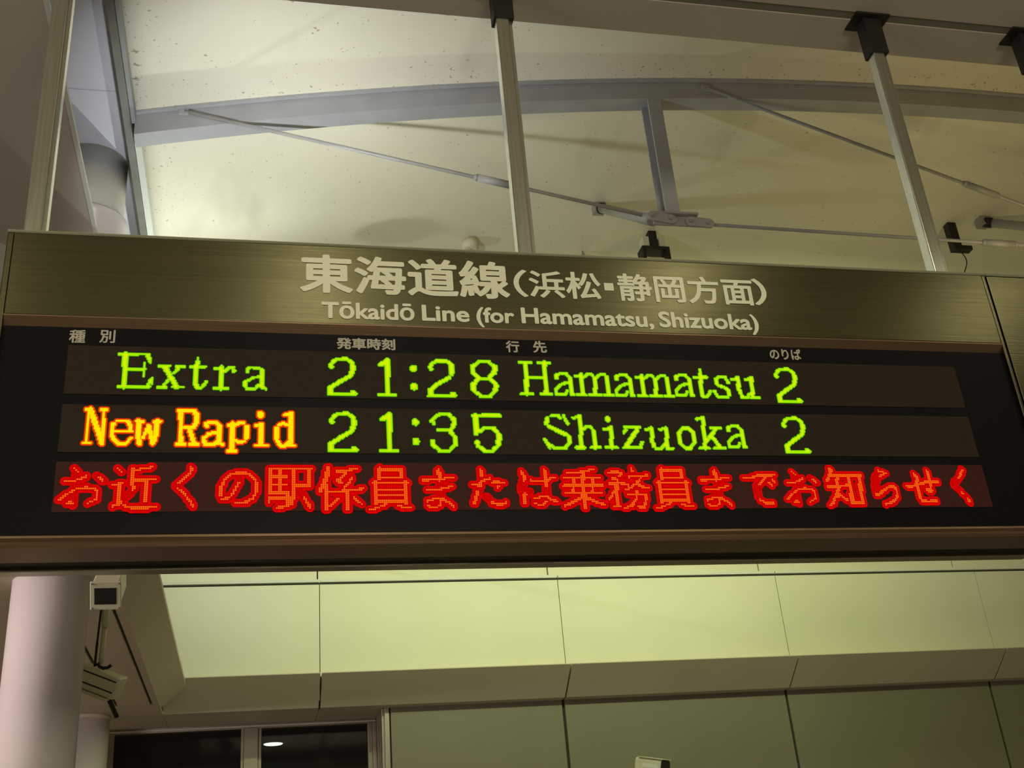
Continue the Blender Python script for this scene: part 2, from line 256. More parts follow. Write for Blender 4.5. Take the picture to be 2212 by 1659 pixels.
 (2, 'amber', [(2, 0.9, 151.7, 5.7, 155.4, 4.9), (2, 1.5, 156.2, 4.5, 156.0, 29.4), (2, 0.9, 154.7, 30.1, 158.8, 30.0), (2, 0.9, 153.4, 13.8, 150.1, 12.4, 147.6, 13.9), (2, 1.4, 146.0, 16.6, 145.6, 24.0), (2, 1.0, 146.1, 25.8, 148.6, 29.9), (2, 0.9, 148.6, 30.1, 152.3, 30.1, 153.9, 27.6)]),
 (2, 'green', [(2, 1.2, 185.7, 11.3, 185.9, 11.0), (2, 1.1, 184.6, 10.1, 186.9, 6.5, 189.7, 4.2, 196.7, 4.0, 199.5, 5.6), (2, 1.7, 200.6, 7.1, 201.5, 10.3, 201.3, 13.4, 200.4, 16.0), (2, 1.4, 200.4, 17.2, 195.3, 21.1, 190.3, 24.0, 185.8, 27.8), (2, 1.8, 184.7, 28.2, 184.8, 32.2), (2, 0.9, 183.6, 33.4, 203.2, 33.1), (2, 1.4, 201.0, 31.9, 201.8, 32.2)]),
 (2, 'green', [(2, 1.1, 221.4, 8.5, 226.4, 4.5), (2, 1.1, 223.1, 8.1, 224.9, 7.8), (2, 1.8, 227.5, 4.5, 226.9, 32.6), (2, 0.9, 220.4, 33.5, 233.1, 33.3)]),
 (2, 'green', [(2, 2.5, 246.8, 10.2, 246.8, 10.6), (2, 2.5, 246.6, 25.8, 246.6, 26.1)]),
 (2, 'green', [(2, 1.3, 260.3, 11.0, 260.5, 10.6), (2, 1.1, 258.7, 9.3, 261.3, 6.3, 264.9, 3.8, 272.2, 3.6, 274.5, 6.1), (2, 1.7, 275.5, 7.2, 276.0, 10.6, 275.1, 13.2), (2, 1.2, 274.7, 14.3, 272.1, 16.6), (2, 1.3, 263.8, 16.7, 272.8, 16.6), (2, 1.3, 273.1, 18.5, 276.0, 22.2), (2, 1.9, 275.9, 22.9, 276.0, 27.4), (2, 1.2, 275.2, 28.8, 272.3, 31.8), (2, 0.9, 263.3, 33.2, 271.9, 33.1), (2, 1.7, 258.9, 26.0, 258.8, 28.2), (2, 1.2, 259.4, 29.3, 263.4, 32.2)]),
 (2, 'green', [(2, 1.4, 291.0, 4.5, 311.2, 4.2), (2, 2.0, 292.6, 4.7, 292.0, 18.6), (2, 1.2, 295.4, 17.1, 299.1, 14.4, 306.2, 14.4), (2, 1.4, 306.1, 15.5, 308.7, 18.9), (2, 2.0, 309.3, 20.3, 308.8, 26.7), (2, 1.2, 307.9, 29.0, 304.5, 32.0), (2, 0.9, 296.4, 33.1, 304.5, 33.1), (2, 1.7, 292.4, 26.1, 292.3, 26.9), (2, 1.2, 292.5, 29.1, 297.2, 32.0)]),
 (2, 'green', [(2, 1.0, 351.1, 4.0, 357.9, 3.4), (2, 1.0, 357.1, 4.3, 358.9, 5.5), (2, 1.1, 361.1, 3.4, 364.0, 10.1), (2, 1.5, 348.2, 6.1, 347.2, 10.3), (2, 1.4, 348.4, 12.4, 355.1, 16.1, 362.6, 19.7), (2, 1.5, 364.0, 21.4, 364.0, 25.1), (2, 1.1, 363.1, 26.8, 360.0, 29.7), (2, 1.0, 350.9, 30.3, 360.3, 30.3), (2, 1.1, 344.9, 23.6, 347.8, 30.2), (2, 0.9, 348.4, 27.7, 351.0, 29.3)]),
 (2, 'green', [(2, 1.0, 368.9, 5.2, 373.0, 4.7), (2, 1.5, 374.3, 3.6, 373.0, 30.0), (2, 1.0, 368.2, 30.0, 375.7, 30.0), (2, 1.0, 375.9, 14.6, 378.5, 12.7, 381.7, 12.8, 384.1, 15.7), (2, 1.5, 383.9, 16.2, 383.5, 29.9), (2, 1.0, 380.5, 29.9, 387.7, 29.9)]),
 (2, 'green', [(2, 1.9, 396.7, 5.7, 396.7, 6.5), (2, 1.0, 392.7, 14.6, 397.6, 13.7), (2, 1.5, 398.1, 13.1, 397.0, 29.8), (2, 1.0, 392.4, 29.8, 401.3, 29.8)]),
 (2, 'green', [(2, 1.1, 409.4, 12.9, 421.3, 12.8), (2, 1.0, 410.0, 15.0, 408.0, 17.6), (2, 1.6, 419.4, 14.5, 408.7, 28.5), (2, 1.0, 406.5, 29.9, 420.6, 29.8), (2, 1.0, 422.1, 25.0, 420.0, 28.4)]),
 (2, 'green', [(2, 1.0, 425.9, 14.5, 430.5, 13.5), (2, 1.5, 431.0, 13.3, 430.3, 24.5, 431.1, 28.2), (2, 1.0, 432.1, 30.2, 437.0, 30.2, 440.2, 26.3), (2, 1.0, 437.9, 14.4, 442.5, 13.4), (2, 1.5, 443.0, 13.2, 442.0, 29.0), (2, 1.0, 441.0, 30.1, 446.3, 30.1)]),
 (2, 'green', [(2, 1.1, 456.5, 13.0, 461.5, 12.9), (2, 1.2, 456.4, 13.7, 453.1, 17.4), (2, 1.5, 453.0, 17.9, 452.9, 24.8), (2, 1.2, 453.6, 26.2, 456.2, 29.3), (2, 1.0, 456.1, 30.0, 461.0, 30.0), (2, 1.2, 462.6, 14.1, 465.4, 16.8), (2, 1.5, 465.2, 17.8, 464.6, 24.7), (2, 1.2, 463.9, 26.1, 460.7, 29.3)]),
 (2, 'green', [(2, 1.0, 469.5, 5.1, 474.2, 4.1), (2, 1.5, 475.0, 3.7, 473.2, 29.7), (2, 1.0, 468.7, 29.9, 476.3, 29.9), (2, 1.0, 480.1, 12.7, 488.8, 12.6), (2, 1.2, 484.4, 13.8, 475.6, 23.2), (2, 1.4, 479.9, 19.5, 485.2, 28.2), (2, 1.0, 480.9, 29.8, 489.5, 29.8)]),
 (2, 'green', [(2, 1.5, 495.2, 13.9, 495.1, 14.1), (2, 1.0, 494.2, 12.1, 497.1, 11.0, 503.7, 10.9), (2, 1.0, 503.7, 11.4, 505.8, 13.9), (2, 1.5, 506.4, 14.9, 505.7, 28.1), (2, 1.0, 505.7, 28.3, 508.0, 28.8), (2, 1.0, 503.8, 18.7, 500.0, 19.1, 496.5, 21.2, 493.9, 23.8), (2, 1.3, 493.6, 24.3, 493.5, 27.8), (2, 1.0, 493.9, 29.0, 500.0, 28.9, 502.7, 25.6)]),
 (2, 'green', [(2, 1.2, 543.7, 10.3, 543.9, 10.0), (2, 1.1, 542.6, 9.1, 544.9, 5.5, 547.7, 3.2, 554.7, 3.0, 557.5, 4.6), (2, 1.7, 558.6, 6.1, 559.5, 9.3, 559.3, 12.4, 558.4, 15.0), (2, 1.4, 558.4, 16.2, 553.3, 20.1, 548.3, 23.0, 543.8, 26.8), (2, 1.8, 542.7, 27.2, 542.8, 31.2), (2, 0.9, 541.6, 32.4, 561.2, 32.1), (2, 1.4, 559.0, 30.9, 559.8, 31.2)]),
 (3, 'red', [(2, 0.6, 8.2, 3.1, 9.8, 4.7), (1, 0.6, 8.9, 5.0, 9.0, 13.7, 8.5, 18.0, 8.7, 22.8), (2, 0.6, 4.2, 9.6, 7.2, 10.4, 10.6, 9.1, 14.3, 7.5), (2, 0.6, 2.5, 20.1, 5.4, 17.2, 9.9, 14.2, 13.6, 13.5, 17.5, 13.7, 19.5, 14.8, 20.1, 17.5, 19.4, 20.1, 16.2, 21.7), (2, 0.7, 6.4, 21.6, 8.6, 21.7), (1, 0.6, 18.9, 7.2, 20.9, 8.5, 22.5, 9.9), (2, 0.6, 20.4, 8.0, 22.2, 9.6)]),
 (3, 'red', [(2, 0.6, 29.3, 3.3, 31.3, 5.1), (2, 0.6, 27.4, 11.8, 31.5, 11.3), (2, 1.1, 30.2, 11.8, 31.0, 22.1), (2, 0.6, 31.0, 21.8, 27.6, 23.9), (2, 0.6, 33.0, 23.3, 37.0, 24.5), (2, 0.9, 37.5, 24.6, 44.7, 24.7), (2, 0.6, 44.7, 24.5, 48.6, 23.9), (2, 0.6, 46.4, 2.3, 43.0, 3.0, 37.6, 4.0), (2, 1.0, 36.6, 3.3, 37.1, 14.3), (1, 0.6, 36.8, 14.5, 36.0, 17.0, 33.7, 18.8), (2, 0.6, 37.5, 9.6, 43.4, 9.6, 47.5, 8.9), (2, 1.0, 43.1, 9.9, 43.5, 20.5)]),
 (3, 'red', [(2, 0.7, 65.0, 2.1, 65.8, 3.8, 63.7, 6.6, 59.4, 10.7), (1, 0.6, 58.9, 10.7, 58.2, 12.6, 59.3, 14.3), (2, 0.6, 59.3, 14.3, 62.7, 17.3, 65.5, 21.1, 66.9, 23.6)]),
 (3, 'red', [(1, 0.6, 89.4, 6.8, 90.0, 10.4), (2, 0.6, 89.5, 10.7, 87.3, 15.4, 85.4, 18.5), (2, 0.9, 84.9, 19.0, 82.9, 20.0, 81.4, 20.1), (2, 1.1, 80.8, 17.6, 80.7, 12.9), (2, 0.7, 81.2, 12.1, 82.6, 8.8, 85.8, 6.2, 89.3, 5.4, 93.4, 5.7, 96.5, 7.6, 97.9, 9.9), (2, 1.0, 98.1, 11.0, 98.2, 15.4), (2, 0.7, 98.0, 16.6, 96.8, 19.3, 94.3, 21.2, 91.3, 22.2, 88.5, 22.3)]),
 (3, 'red', [(2, 0.6, 104.9, 3.2, 115.2, 3.2), (2, 1.1, 105.7, 3.7, 105.8, 16.6), (2, 1.1, 110.6, 3.6, 110.7, 16.0), (2, 0.6, 105.7, 7.6, 114.0, 7.6), (2, 0.6, 105.8, 12.1, 114.0, 12.1), (2, 0.7, 105.1, 16.4, 115.3, 16.4), (2, 0.6, 105.3, 19.6, 105.4, 22.1), (2, 0.7, 105.3, 19.6, 114.3, 19.6), (2, 1.2, 114.5, 17.1, 115.1, 20.5, 114.3, 23.5), (2, 0.7, 113.3, 24.1, 109.5, 24.7), (2, 1.1, 117.8, 3.3, 117.9, 15.5), (2, 0.9, 117.6, 16.0, 117.4, 19.4, 116.4, 22.7), (2, 0.7, 116.3, 3.2, 127.0, 3.2), (2, 0.9, 125.4, 3.6, 125.4, 12.4), (2, 0.6, 117.9, 12.4, 126.2, 12.4), (1, 0.7, 119.9, 14.1, 123.0, 18.8), (2, 0.8, 123.3, 19.4, 124.6, 22.2, 126.1, 24.7)]),
 (3, 'red', [(2, 1.2, 135.4, 2.7, 134.8, 7.0, 133.2, 11.6, 131.4, 15.2), (2, 1.2, 134.3, 12.1, 134.4, 25.6), (2, 0.7, 139.6, 4.6, 144.1, 4.6, 147.3, 3.5, 151.0, 2.7), (2, 0.7, 145.1, 5.6, 142.5, 7.9, 140.3, 9.3), (2, 0.9, 140.3, 9.9, 142.4, 11.0), (2, 0.7, 148.3, 8.4, 146.6, 10.7, 144.0, 13.5), (2, 0.7, 136.6, 16.2, 141.8, 15.8, 147.9, 15.2, 153.5, 14.4), (2, 1.0, 145.2, 16.4, 145.1, 25.6), (2, 0.6, 141.0, 19.7, 138.6, 22.2, 135.5, 24.5), (2, 0.6, 148.6, 19.2, 151.2, 21.5, 153.3, 23.1)]),
 (3, 'red', [(2, 0.9, 162.8, 2.6, 162.6, 9.0), (2, 0.6, 162.7, 3.5, 175.4, 3.5), (2, 0.9, 174.4, 3.2, 174.2, 8.1), (2, 0.6, 162.6, 8.0, 174.7, 8.0), (2, 1.1, 160.7, 10.7, 160.4, 22.3), (2, 0.6, 159.3, 11.3, 178.1, 11.3), (2, 0.6, 160.6, 14.8, 176.6, 14.8), (2, 0.6, 160.5, 18.1, 176.5, 18.1), (2, 0.6, 160.4, 21.5, 176.4, 21.5), (2, 1.1, 176.7, 10.7, 176.2, 22.7), (2, 0.6, 165.6, 23.2, 161.6, 24.9, 157.3, 26.2), (2, 0.6, 171.5, 23.6, 175.2, 24.9, 179.2, 25.4)]),
 (3, 'red', [(2, 1.1, 194.8, 3.9, 195.4, 9.0), (1, 0.9, 195.4, 9.3, 195.1, 19.6), (2, 0.6, 185.8, 9.4, 193.2, 9.3, 198.7, 8.4, 202.6, 7.6), (2, 0.6, 186.1, 9.5, 189.0, 10.1), (2, 0.6, 187.7, 15.0, 195.6, 14.7, 201.7, 13.0), (2, 0.6, 195.9, 19.6, 190.4, 20.5, 187.9, 21.6), (2, 0.6, 187.8, 24.1, 190.2, 25.0, 192.9, 25.0, 194.6, 23.6, 195.5, 21.3), (2, 0.7, 195.9, 19.9, 197.7, 21.6, 200.6, 22.8, 202.2, 24.5)]),
 (3, 'red', [(2, 1.1, 218.3, 4.0, 218.9, 6.9), (1, 0.9, 218.6, 7.2, 216.7, 15.1), (2, 0.7, 212.7, 11.7, 216.1, 11.9, 220.1, 9.2, 222.7, 8.6), (2, 0.6, 216.0, 12.7, 218.5, 12.4), (2, 0.9, 215.8, 16.2, 214.9, 19.1, 213.1, 23.1), (2, 0.7, 224.2, 10.8, 227.0, 10.4, 230.6, 11.3), (2, 0.6, 227.1, 13.5, 228.3, 12.7), (1, 0.7, 220.3, 18.8, 222.1, 20.9), (2, 0.9, 223.3, 22.7, 226.9, 23.5, 231.1, 22.8)]),
 (3, 'red', [(2, 1.0, 241.0, 4.8, 242.0, 6.3, 242.1, 9.2), (1, 1.0, 241.7, 9.8, 240.9, 12.8, 240.9, 16.3), (1, 0.6, 242.0, 16.6, 244.9, 16.0), (2, 1.1, 242.0, 17.7, 241.6, 22.7), (2, 0.6, 245.5, 9.4, 248.8, 10.3, 253.6, 10.3, 256.4, 8.6, 259.6, 8.0), (2, 0.8, 253.9, 10.1, 256.6, 8.9), (2, 1.1, 254.2, 3.9, 254.7, 6.8, 254.5, 12.8), (1, 1.0, 254.4, 13.1, 253.9, 18.1), (2, 0.6, 254.5, 18.9, 250.5, 19.4, 247.0, 20.4), (2, 0.6, 247.1, 23.0, 249.8, 24.0, 252.1, 23.6, 254.0, 21.6), (2, 0.8, 254.5, 18.9, 256.3, 20.7, 259.3, 22.0)]),
 (3, 'red', [(2, 0.6, 266.7, 4.7, 274.5, 4.6, 279.0, 3.7, 283.2, 3.0), (2, 1.1, 276.3, 4.7, 275.3, 16.3), (2, 0.6, 265.5, 8.2, 280.0, 8.2, 284.4, 7.6, 286.4, 7.8), (2, 0.9, 270.3, 8.6, 269.8, 16.0), (2, 0.9, 281.5, 8.6, 280.9, 16.0), (2, 0.6, 264.1, 12.6, 287.6, 12.5), (2, 0.6, 265.1, 17.2, 286.2, 17.1), (2, 1.8, 275.7, 17.5, 275.7, 20.2), (2, 1.1, 275.7, 20.5, 275.1, 26.0), (2, 0.8, 272.8, 20.5, 269.2, 22.2, 264.1, 24.5), (2, 0.8, 278.6, 20.5, 282.1, 22.5, 287.1, 24.2)]),
 (3, 'red', [(2, 0.6, 291.2, 4.7, 296.5, 4.4, 299.1, 5.3, 297.4, 6.8), (2, 0.9, 293.4, 8.3, 295.9, 9.2), (2, 0.6, 290.9, 11.6, 295.7, 11.3, 300.0, 11.6, 302.0, 12.6), (2, 1.3, 295.2, 12.8, 294.4, 16.4), (2, 1.1, 294.9, 17.6, 294.9, 24.7), (2, 0.7, 293.3, 15.8, 291.9, 18.1, 289.8, 20.8), (2, 0.6, 295.7, 24.8, 291.9, 25.4), (1, 0.6, 305.1, 2.5, 305.3, 5.0), (2, 0.8, 305.0, 2.8, 305.4, 4.3), (2, 0.6, 302.6, 7.5, 306.6, 6.9, 314.1, 6.5), (2, 0.6, 310.0, 7.7, 308.5, 9.8, 304.2, 13.4, 300.5, 15.2), (2, 0.8, 306.7, 10.4, 308.7, 12.8, 311.6, 13.9, 313.9, 14.0), (2, 0.6, 300.6, 18.3, 306.5, 18.2, 311.8, 18.5), (2, 0.8, 306.5, 16.4, 306.0, 20.0, 303.1, 24.1, 298.5, 26.1), (2, 0.9, 311.6, 19.1, 310.8, 22.7, 309.8, 24.7), (2, 0.8, 309.7, 25.3, 306.5, 25.3)]),
 (3, 'red', [(2, 0.9, 322.8, 2.6, 322.6, 9.0), (2, 0.6, 322.7, 3.5, 335.4, 3.5), (2, 0.9, 334.4, 3.2, 334.2, 8.1), (2, 0.6, 322.6, 8.0, 334.7, 8.0), (2, 1.1, 320.7, 10.7, 320.4, 22.3), (2, 0.6, 319.3, 11.3, 338.1, 11.3), (2, 0.6, 320.6, 14.8, 336.6, 14.8), (2, 0.6, 320.5, 18.1, 336.5, 18.1), (2, 0.6, 320.4, 21.5, 336.4, 21.5), (2, 1.1, 336.7, 10.7, 336.2, 22.7), (2, 0.6, 325.6, 23.2, 321.6, 24.9, 317.3, 26.2), (2, 0.6, 331.5, 23.6, 335.2, 24.9, 339.2, 25.4)]),
 (3, 'red', [(2, 1.1, 354.8, 3.9, 355.4, 9.0), (1, 0.9, 355.4, 9.3, 355.1, 19.6), (2, 0.6, 345.8, 9.4, 353.2, 9.3, 358.7, 8.4, 362.6, 7.6), (2, 0.6, 346.1, 9.5, 349.0, 10.1), (2, 0.6, 347.7, 15.0, 355.6, 14.7, 361.7, 13.0), (2, 0.6, 355.9, 19.6, 350.4, 20.5, 347.9, 21.6), (2, 0.6, 347.8, 24.1, 350.2, 25.0, 352.9, 25.0, 354.6, 23.6, 355.5, 21.3), (2, 0.7, 355.9, 19.9, 357.7, 21.6, 360.6, 22.8, 362.2, 24.5)]),
 (3, 'red', [(2, 0.8, 372.0, 8.2, 376.0, 8.2, 381.0, 6.8, 385.7, 6.7, 391.5, 6.0), (2, 0.8, 386.9, 7.0, 390.8, 6.0), (2, 0.8, 386.1, 7.6, 383.2, 10.1, 380.9, 12.2), (1, 1.1, 380.2, 12.5, 379.1, 15.9, 379.5, 19.6), (2, 0.7, 380.1, 21.4, 383.2, 23.0), (2, 1.1, 383.8, 23.3, 387.8, 23.4), (2, 0.7, 389.9, 9.1, 391.2, 10.4), (2, 0.7, 387.6, 11.3, 389.2, 12.5)]),
 (3, 'red', [(2, 0.6, 403.2, 4.1, 404.8, 5.7), (1, 0.6, 403.9, 6.0, 404.0, 14.7, 403.5, 19.0, 403.7, 23.8), (2, 0.6, 399.2, 10.6, 402.2, 11.4, 405.6, 10.1, 409.3, 8.5), (2, 0.6, 397.5, 21.1, 400.4, 18.2, 404.9, 15.2, 408.6, 14.5, 412.5, 14.7, 414.5, 15.8, 415.1, 18.5, 414.4, 21.1, 411.2, 22.7), (2, 0.7, 401.4, 22.6, 403.6, 22.7), (1, 0.6, 413.9, 8.2, 415.9, 9.5, 417.5, 10.9), (2, 0.6, 415.4, 9.0, 417.2, 10.6)]),
 (3, 'red', [(2, 0.8, 427.0, 2.3, 428.7, 3.4), (2, 0.9, 428.0, 3.4, 426.2, 7.2, 424.3, 10.1), (2, 0.8, 426.1, 6.4, 431.9, 6.3, 440.3, 6.4), (2, 0.9, 423.9, 13.5, 430.4, 13.2, 438.8, 12.7), (2, 1.0, 431.3, 6.9, 430.3, 14.1), (2, 1.1, 430.3, 14.1, 429.9, 16.6), (2, 1.7, 429.6, 18.2, 429.5, 18.5), (2, 0.8, 427.6, 19.7, 425.5, 23.4, 423.7, 24.7), (2, 0.7, 431.1, 18.5, 433.3, 21.3, 435.2, 21.6), (2, 1.2, 438.8, 7.2, 438.5, 14.1, 437.7, 23.2), (2, 0.8, 438.4, 6.3, 446.8, 6.4), (2, 1.2, 445.5, 6.6, 445.0, 14.1, 444.1, 23.5), (2, 0.8, 437.3, 23.5, 444.7, 23.5)]),
 (3, 'red', [(2, 0.7, 458.7, 3.4, 461.1, 4.3, 463.5, 5.0), (2, 0.7, 462.3, 5.9, 459.5, 6.6), (1, 1.3, 457.1, 7.2, 455.7, 10.4, 454.7, 17.0), (2, 1.0, 454.4, 18.2, 457.4, 17.9), (2, 0.8, 456.8, 17.6, 461.0, 15.1, 464.8, 13.2, 467.0, 13.5, 468.1, 15.8, 468.0, 18.6, 466.4, 21.4, 462.9, 23.3, 458.7, 24.5)]),
 (3, 'red', [(2, 0.9, 475.6, 13.2, 478.2, 13.4, 483.5, 12.1, 488.9, 10.7, 497.0, 10.4), (2, 0.9, 488.2, 10.8, 497.0, 10.4), (2, 0.9, 481.9, 5.6, 483.6, 7.8), (2, 1.0, 483.7, 7.5, 482.6, 11.6, 482.3, 15.5, 482.0, 20.5, 483.5, 22.1), (2, 0.9, 483.5, 22.3, 487.6, 23.1, 493.1, 22.3), (2, 0.9, 491.1, 3.6, 491.6, 6.8, 491.5, 10.7, 490.9, 15.5), (2, 1.2, 488.5, 15.9, 491.1, 16.1)]),
 (3, 'red', [(1, 0.7, 515.2, 2.2, 515.0, 4.2, 511.6, 7.8, 508.8, 10.4), (2, 0.8, 515.4, 3.2, 511.6, 7.8), (1, 0.7, 508.5, 10.4, 507.3, 12.3, 508.5, 13.9), (1, 0.7, 508.8, 13.9, 512.0, 18.4, 513.7, 20.6, 515.1, 23.8), (2, 0.7, 510.7, 16.8, 511.6, 18.4), (2, 0.7, 513.9, 20.9, 514.7, 22.9)]),
]
# ================================================================== SETTING
# near soffit (the board hangs from it) with a long joint, and its arm along the left side
ZS = 4.99
s = MB().box(-5, 9, -7, .31, ZS+.02, ZS+.30).build('ceiling_near', M['soffit']); tag(s, kind='structure')
MB().box(-5, 9, .0725, .1175, ZS+.003, ZS+.0195).build('joint', M['groove'], s)
MB().box(-5, 9, .118, .31, ZS, ZS+.02).build('panel', M['soffit'], s, bevel=.003)
for x0, x1 in ((-5, -1.8), (-1.797, 1.4), (1.403, 4.6), (4.603, 9)):
    MB().box(x0, x1, -7, .072, ZS, ZS+.02).build('panel', M['soffit'], s)
s = MB().box(-5, -.87, .33, 8, ZS+.0205, ZS+.035).build('ceiling_left', M['soffit']); tag(s, kind='structure')
MB().box(-5, -.865, .31, 8, ZS, ZS+.02).build('panel', M['soffit'], s)
MB().box(-.865, -.845, .31, 8, ZS-.002, ZS+.020).build('edge_strip', M['pale'], s)

# vault membrane on a circular arc, closed by a back wall
CX, CZ, RR = 4.6026, -16.2759, 22.431
def arcz(x, d=0): return CZ+math.sqrt((RR+d)**2-(x-CX)**2)
m_ = MB(); N = 96; xs = [-.66+i*(10.8/N) for i in range(N+1)]; ys = [.30+i*(6.6/12) for i in range(13)]
vs = [(x, y, arcz(x, .0)) for x in xs for y in ys]
fs = [(i*13+j, (i+1)*13+j, (i+1)*13+j+1, i*13+j+1) for i in range(N) for j in range(12)]
m_.add(vs, fs, True)
s = m_.build('ceiling', M['membrane']); tag(s, kind='structure')
md = s.modifiers.new('thick', 'SOLIDIFY'); md.thickness = .06; md.offset = -1 if s.data.polygons[0].normal.z < 0 else 1
# cool grey side ceiling between the left soffit and the vault gutter
s = MB().box(-2.2, -.70, .30, 7, 5.62, 5.70).build('ceiling_side', M['blue']); tag(s, kind='structure')
for y0, y1 in ((.30, 1.677), (1.682, 3.6), (3.605, 7)):
    MB().box(-2.2, -.70, y0, y1, 5.60, 5.62).build('panel', M['blue'], s, bevel=.002)
s = MB().box(-.712, -.676, .30, 7, 5.44, 5.618).build('trim_1', M['gutter']); tag(s, kind='structure')
MB().box(-.674, -.654, .30, 1.745, 5.455, 5.52).build('edge_strip', M['rib'], s)
MB().box(-.674, -.640, 1.86, 7, 5.455, 5.52).build('edge_strip', M['pale'], s)

# gutter fascia of enamel panels along the back
JX = [.333+1.322*i for i in range(-3, 6)]
s = MB().box(JX[0], JX[-1], 2.815, 2.99, 2.80, 3.30).build('wall_fascia', M['joint'], xf=K); tag(s, kind='structure')
prof = [(2.68, 2.788), (2.692, 2.795), (2.80, 2.795), (2.935, 2.80), (2.935, 2.646), (2.868, 2.650)]
for a, b_ in zip(JX, JX[1:]):
    MB().box(a+.002, b_-.002, 2.800, 2.815, 2.797, 3.285).build('face_panel', M['band'], s, xf=K)
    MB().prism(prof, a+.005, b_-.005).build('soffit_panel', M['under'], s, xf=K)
    MB().box(a+.004, b_-.004, 2.792, 2.99, 3.297, 3.312).build('coping_strip', M['pale'], s, xf=K)
# upper wall behind it
s = MB().box(-4, 9, 3.02, 3.1, 3.2, 5.0).build('wall_back', M['joint'], xf=K); tag(s, kind='structure')
for a, b_ in zip(JX, JX[1:]):
    MB().box(a+.004, b_-.004, 3.0, 3.02, 3.2, 4.99).build('panel', M['band'], s, xf=K)
# lower olive wall
s = MB().box(.69, 7, 2.95, 3.05, -.5, 2.66).build('wall_lower', M['joint'], xf=K); tag(s, kind='structure')
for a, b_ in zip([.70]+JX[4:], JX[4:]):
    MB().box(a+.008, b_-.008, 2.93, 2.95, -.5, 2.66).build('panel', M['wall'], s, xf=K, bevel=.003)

# low soffit on the left with transverse joints, slots and the sloping edge
s = MB().box(-3.4, .67, 2.94, 3.3, 2.658, 2.70).build('ceiling_low', M['joint'], xf=K)
tag(s, kind='structure')
YJ = [-.8, -.09, .64, 1.37, 2.10, 2.60]
MB().box(-3.4, -.445, -.8, 2.94, 2.658, 2.70).build('backing', M['joint'], s, xf=K)
for a, b_ in zip(YJ, YJ[1:]):
    for x0, x1 in ((-3.4, -1.9), (-1.897, -.648), (-.634, -.487), (-.475, -.445)):
        MB().box(x0, x1, a+.002, b_-.002, 2.65, 2.658).build('panel', M['lowsoffit'], s, xf=K)
    MB().prism([(-.4455, 2.650), (-.332, 2.752), (-.332, 2.765), (-.4455, 2.664)], a+.002, b_-.002 if b_ < 2.5 else 2.70, 'y').build('edge_panel', M['lowsoffit'], s, xf=K)
MB().box(-3.4, -.445, 2.602, 3.25, 2.65, 2.658).build('panel', M['lowsoffit'], s, xf=K)
MB().box(-.443, .332, 2.937, 3.25, 2.65, 2.6575).build('panel', M['lowsoffit'], s, xf=K)
MB().box(.334, .67, 2.937, 3.25, 2.65, 2.6575).build('panel', M['lowsoffit'], s, xf=K)
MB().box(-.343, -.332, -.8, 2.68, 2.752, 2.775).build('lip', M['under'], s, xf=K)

# windows in the recess under the soffit, dark room behind
YW = 3.25
w = MB().box(-.74, .66, YW, YW+.05, 2.625, 2.65).build('window_1', M['frame'], xf=K); tag(w, kind='structure')
MB().box(-.74, .66, YW-.012, YW, 2.632, 2.638).build('bead', M['pale'], w, xf=K)
for x0, x1, d in ((-.74, -.712, 0), (-.063, -.048, .0), (-.047, .027, .012), (.028, .045, .0)):
    MB().box(x0, x1, YW-d, YW+.05, .8, 2.626).build('mullion', M['frame'], w, xf=K, bevel=.003)
for x0, x1 in ((.615, .640), (.642, .662)):
    MB().box(x0, x1, YW-.01, YW+.05, .8, 2.626).build('jamb', M['frame'], w, xf=K, bevel=.003)
for y0, y1 in ((3.16, 3.235), (3.06, 3.15), (2.955, 3.05)):
    MB().box(.662, .69, y0, y1, .8, 2.649).build('reveal_strip', M['frame'], w, xf=K, bevel=.004)
MB().box(.676, .70, 2.932, 2.95, .8, 2.649).build('reveal_strip', M['frame'], w, xf=K, bevel=.003)
MB().box(-.711, -.064, YW+.02, YW+.028, .8, 2.625).build('pane', M['glass'], w, xf=K)
MB().box(.046, .614, YW+.02, YW+.028, .8, 2.625).build('pane', M['glass'], w, xf=K)
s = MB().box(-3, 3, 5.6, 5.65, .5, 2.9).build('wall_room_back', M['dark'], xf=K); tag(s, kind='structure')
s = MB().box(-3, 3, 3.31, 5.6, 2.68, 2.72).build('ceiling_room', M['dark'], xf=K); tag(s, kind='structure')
t = empty('downlight', K((.121, 4.115, 2.68)), label='small round white downlight glowing behind the dark window glass', cat='lamp')
c = K((.121, 4.115, 2.68))
MB().lathe((c.x, c.y, c.z-.012), [(.095, 0), (.105, .004), (.105, .012)]).build('ring', M['frame'], t)
MB().lathe((c.x, c.y, c.z-.018), [(.080, 0), (.086, .006)]).build('lens', M['lampdim'], t)
s = MB().box(-3.4, -.74, YW, YW+.1, .5, 2.65).build('wall_left', M['lowsoffit'], xf=K); tag(s, kind='structure')

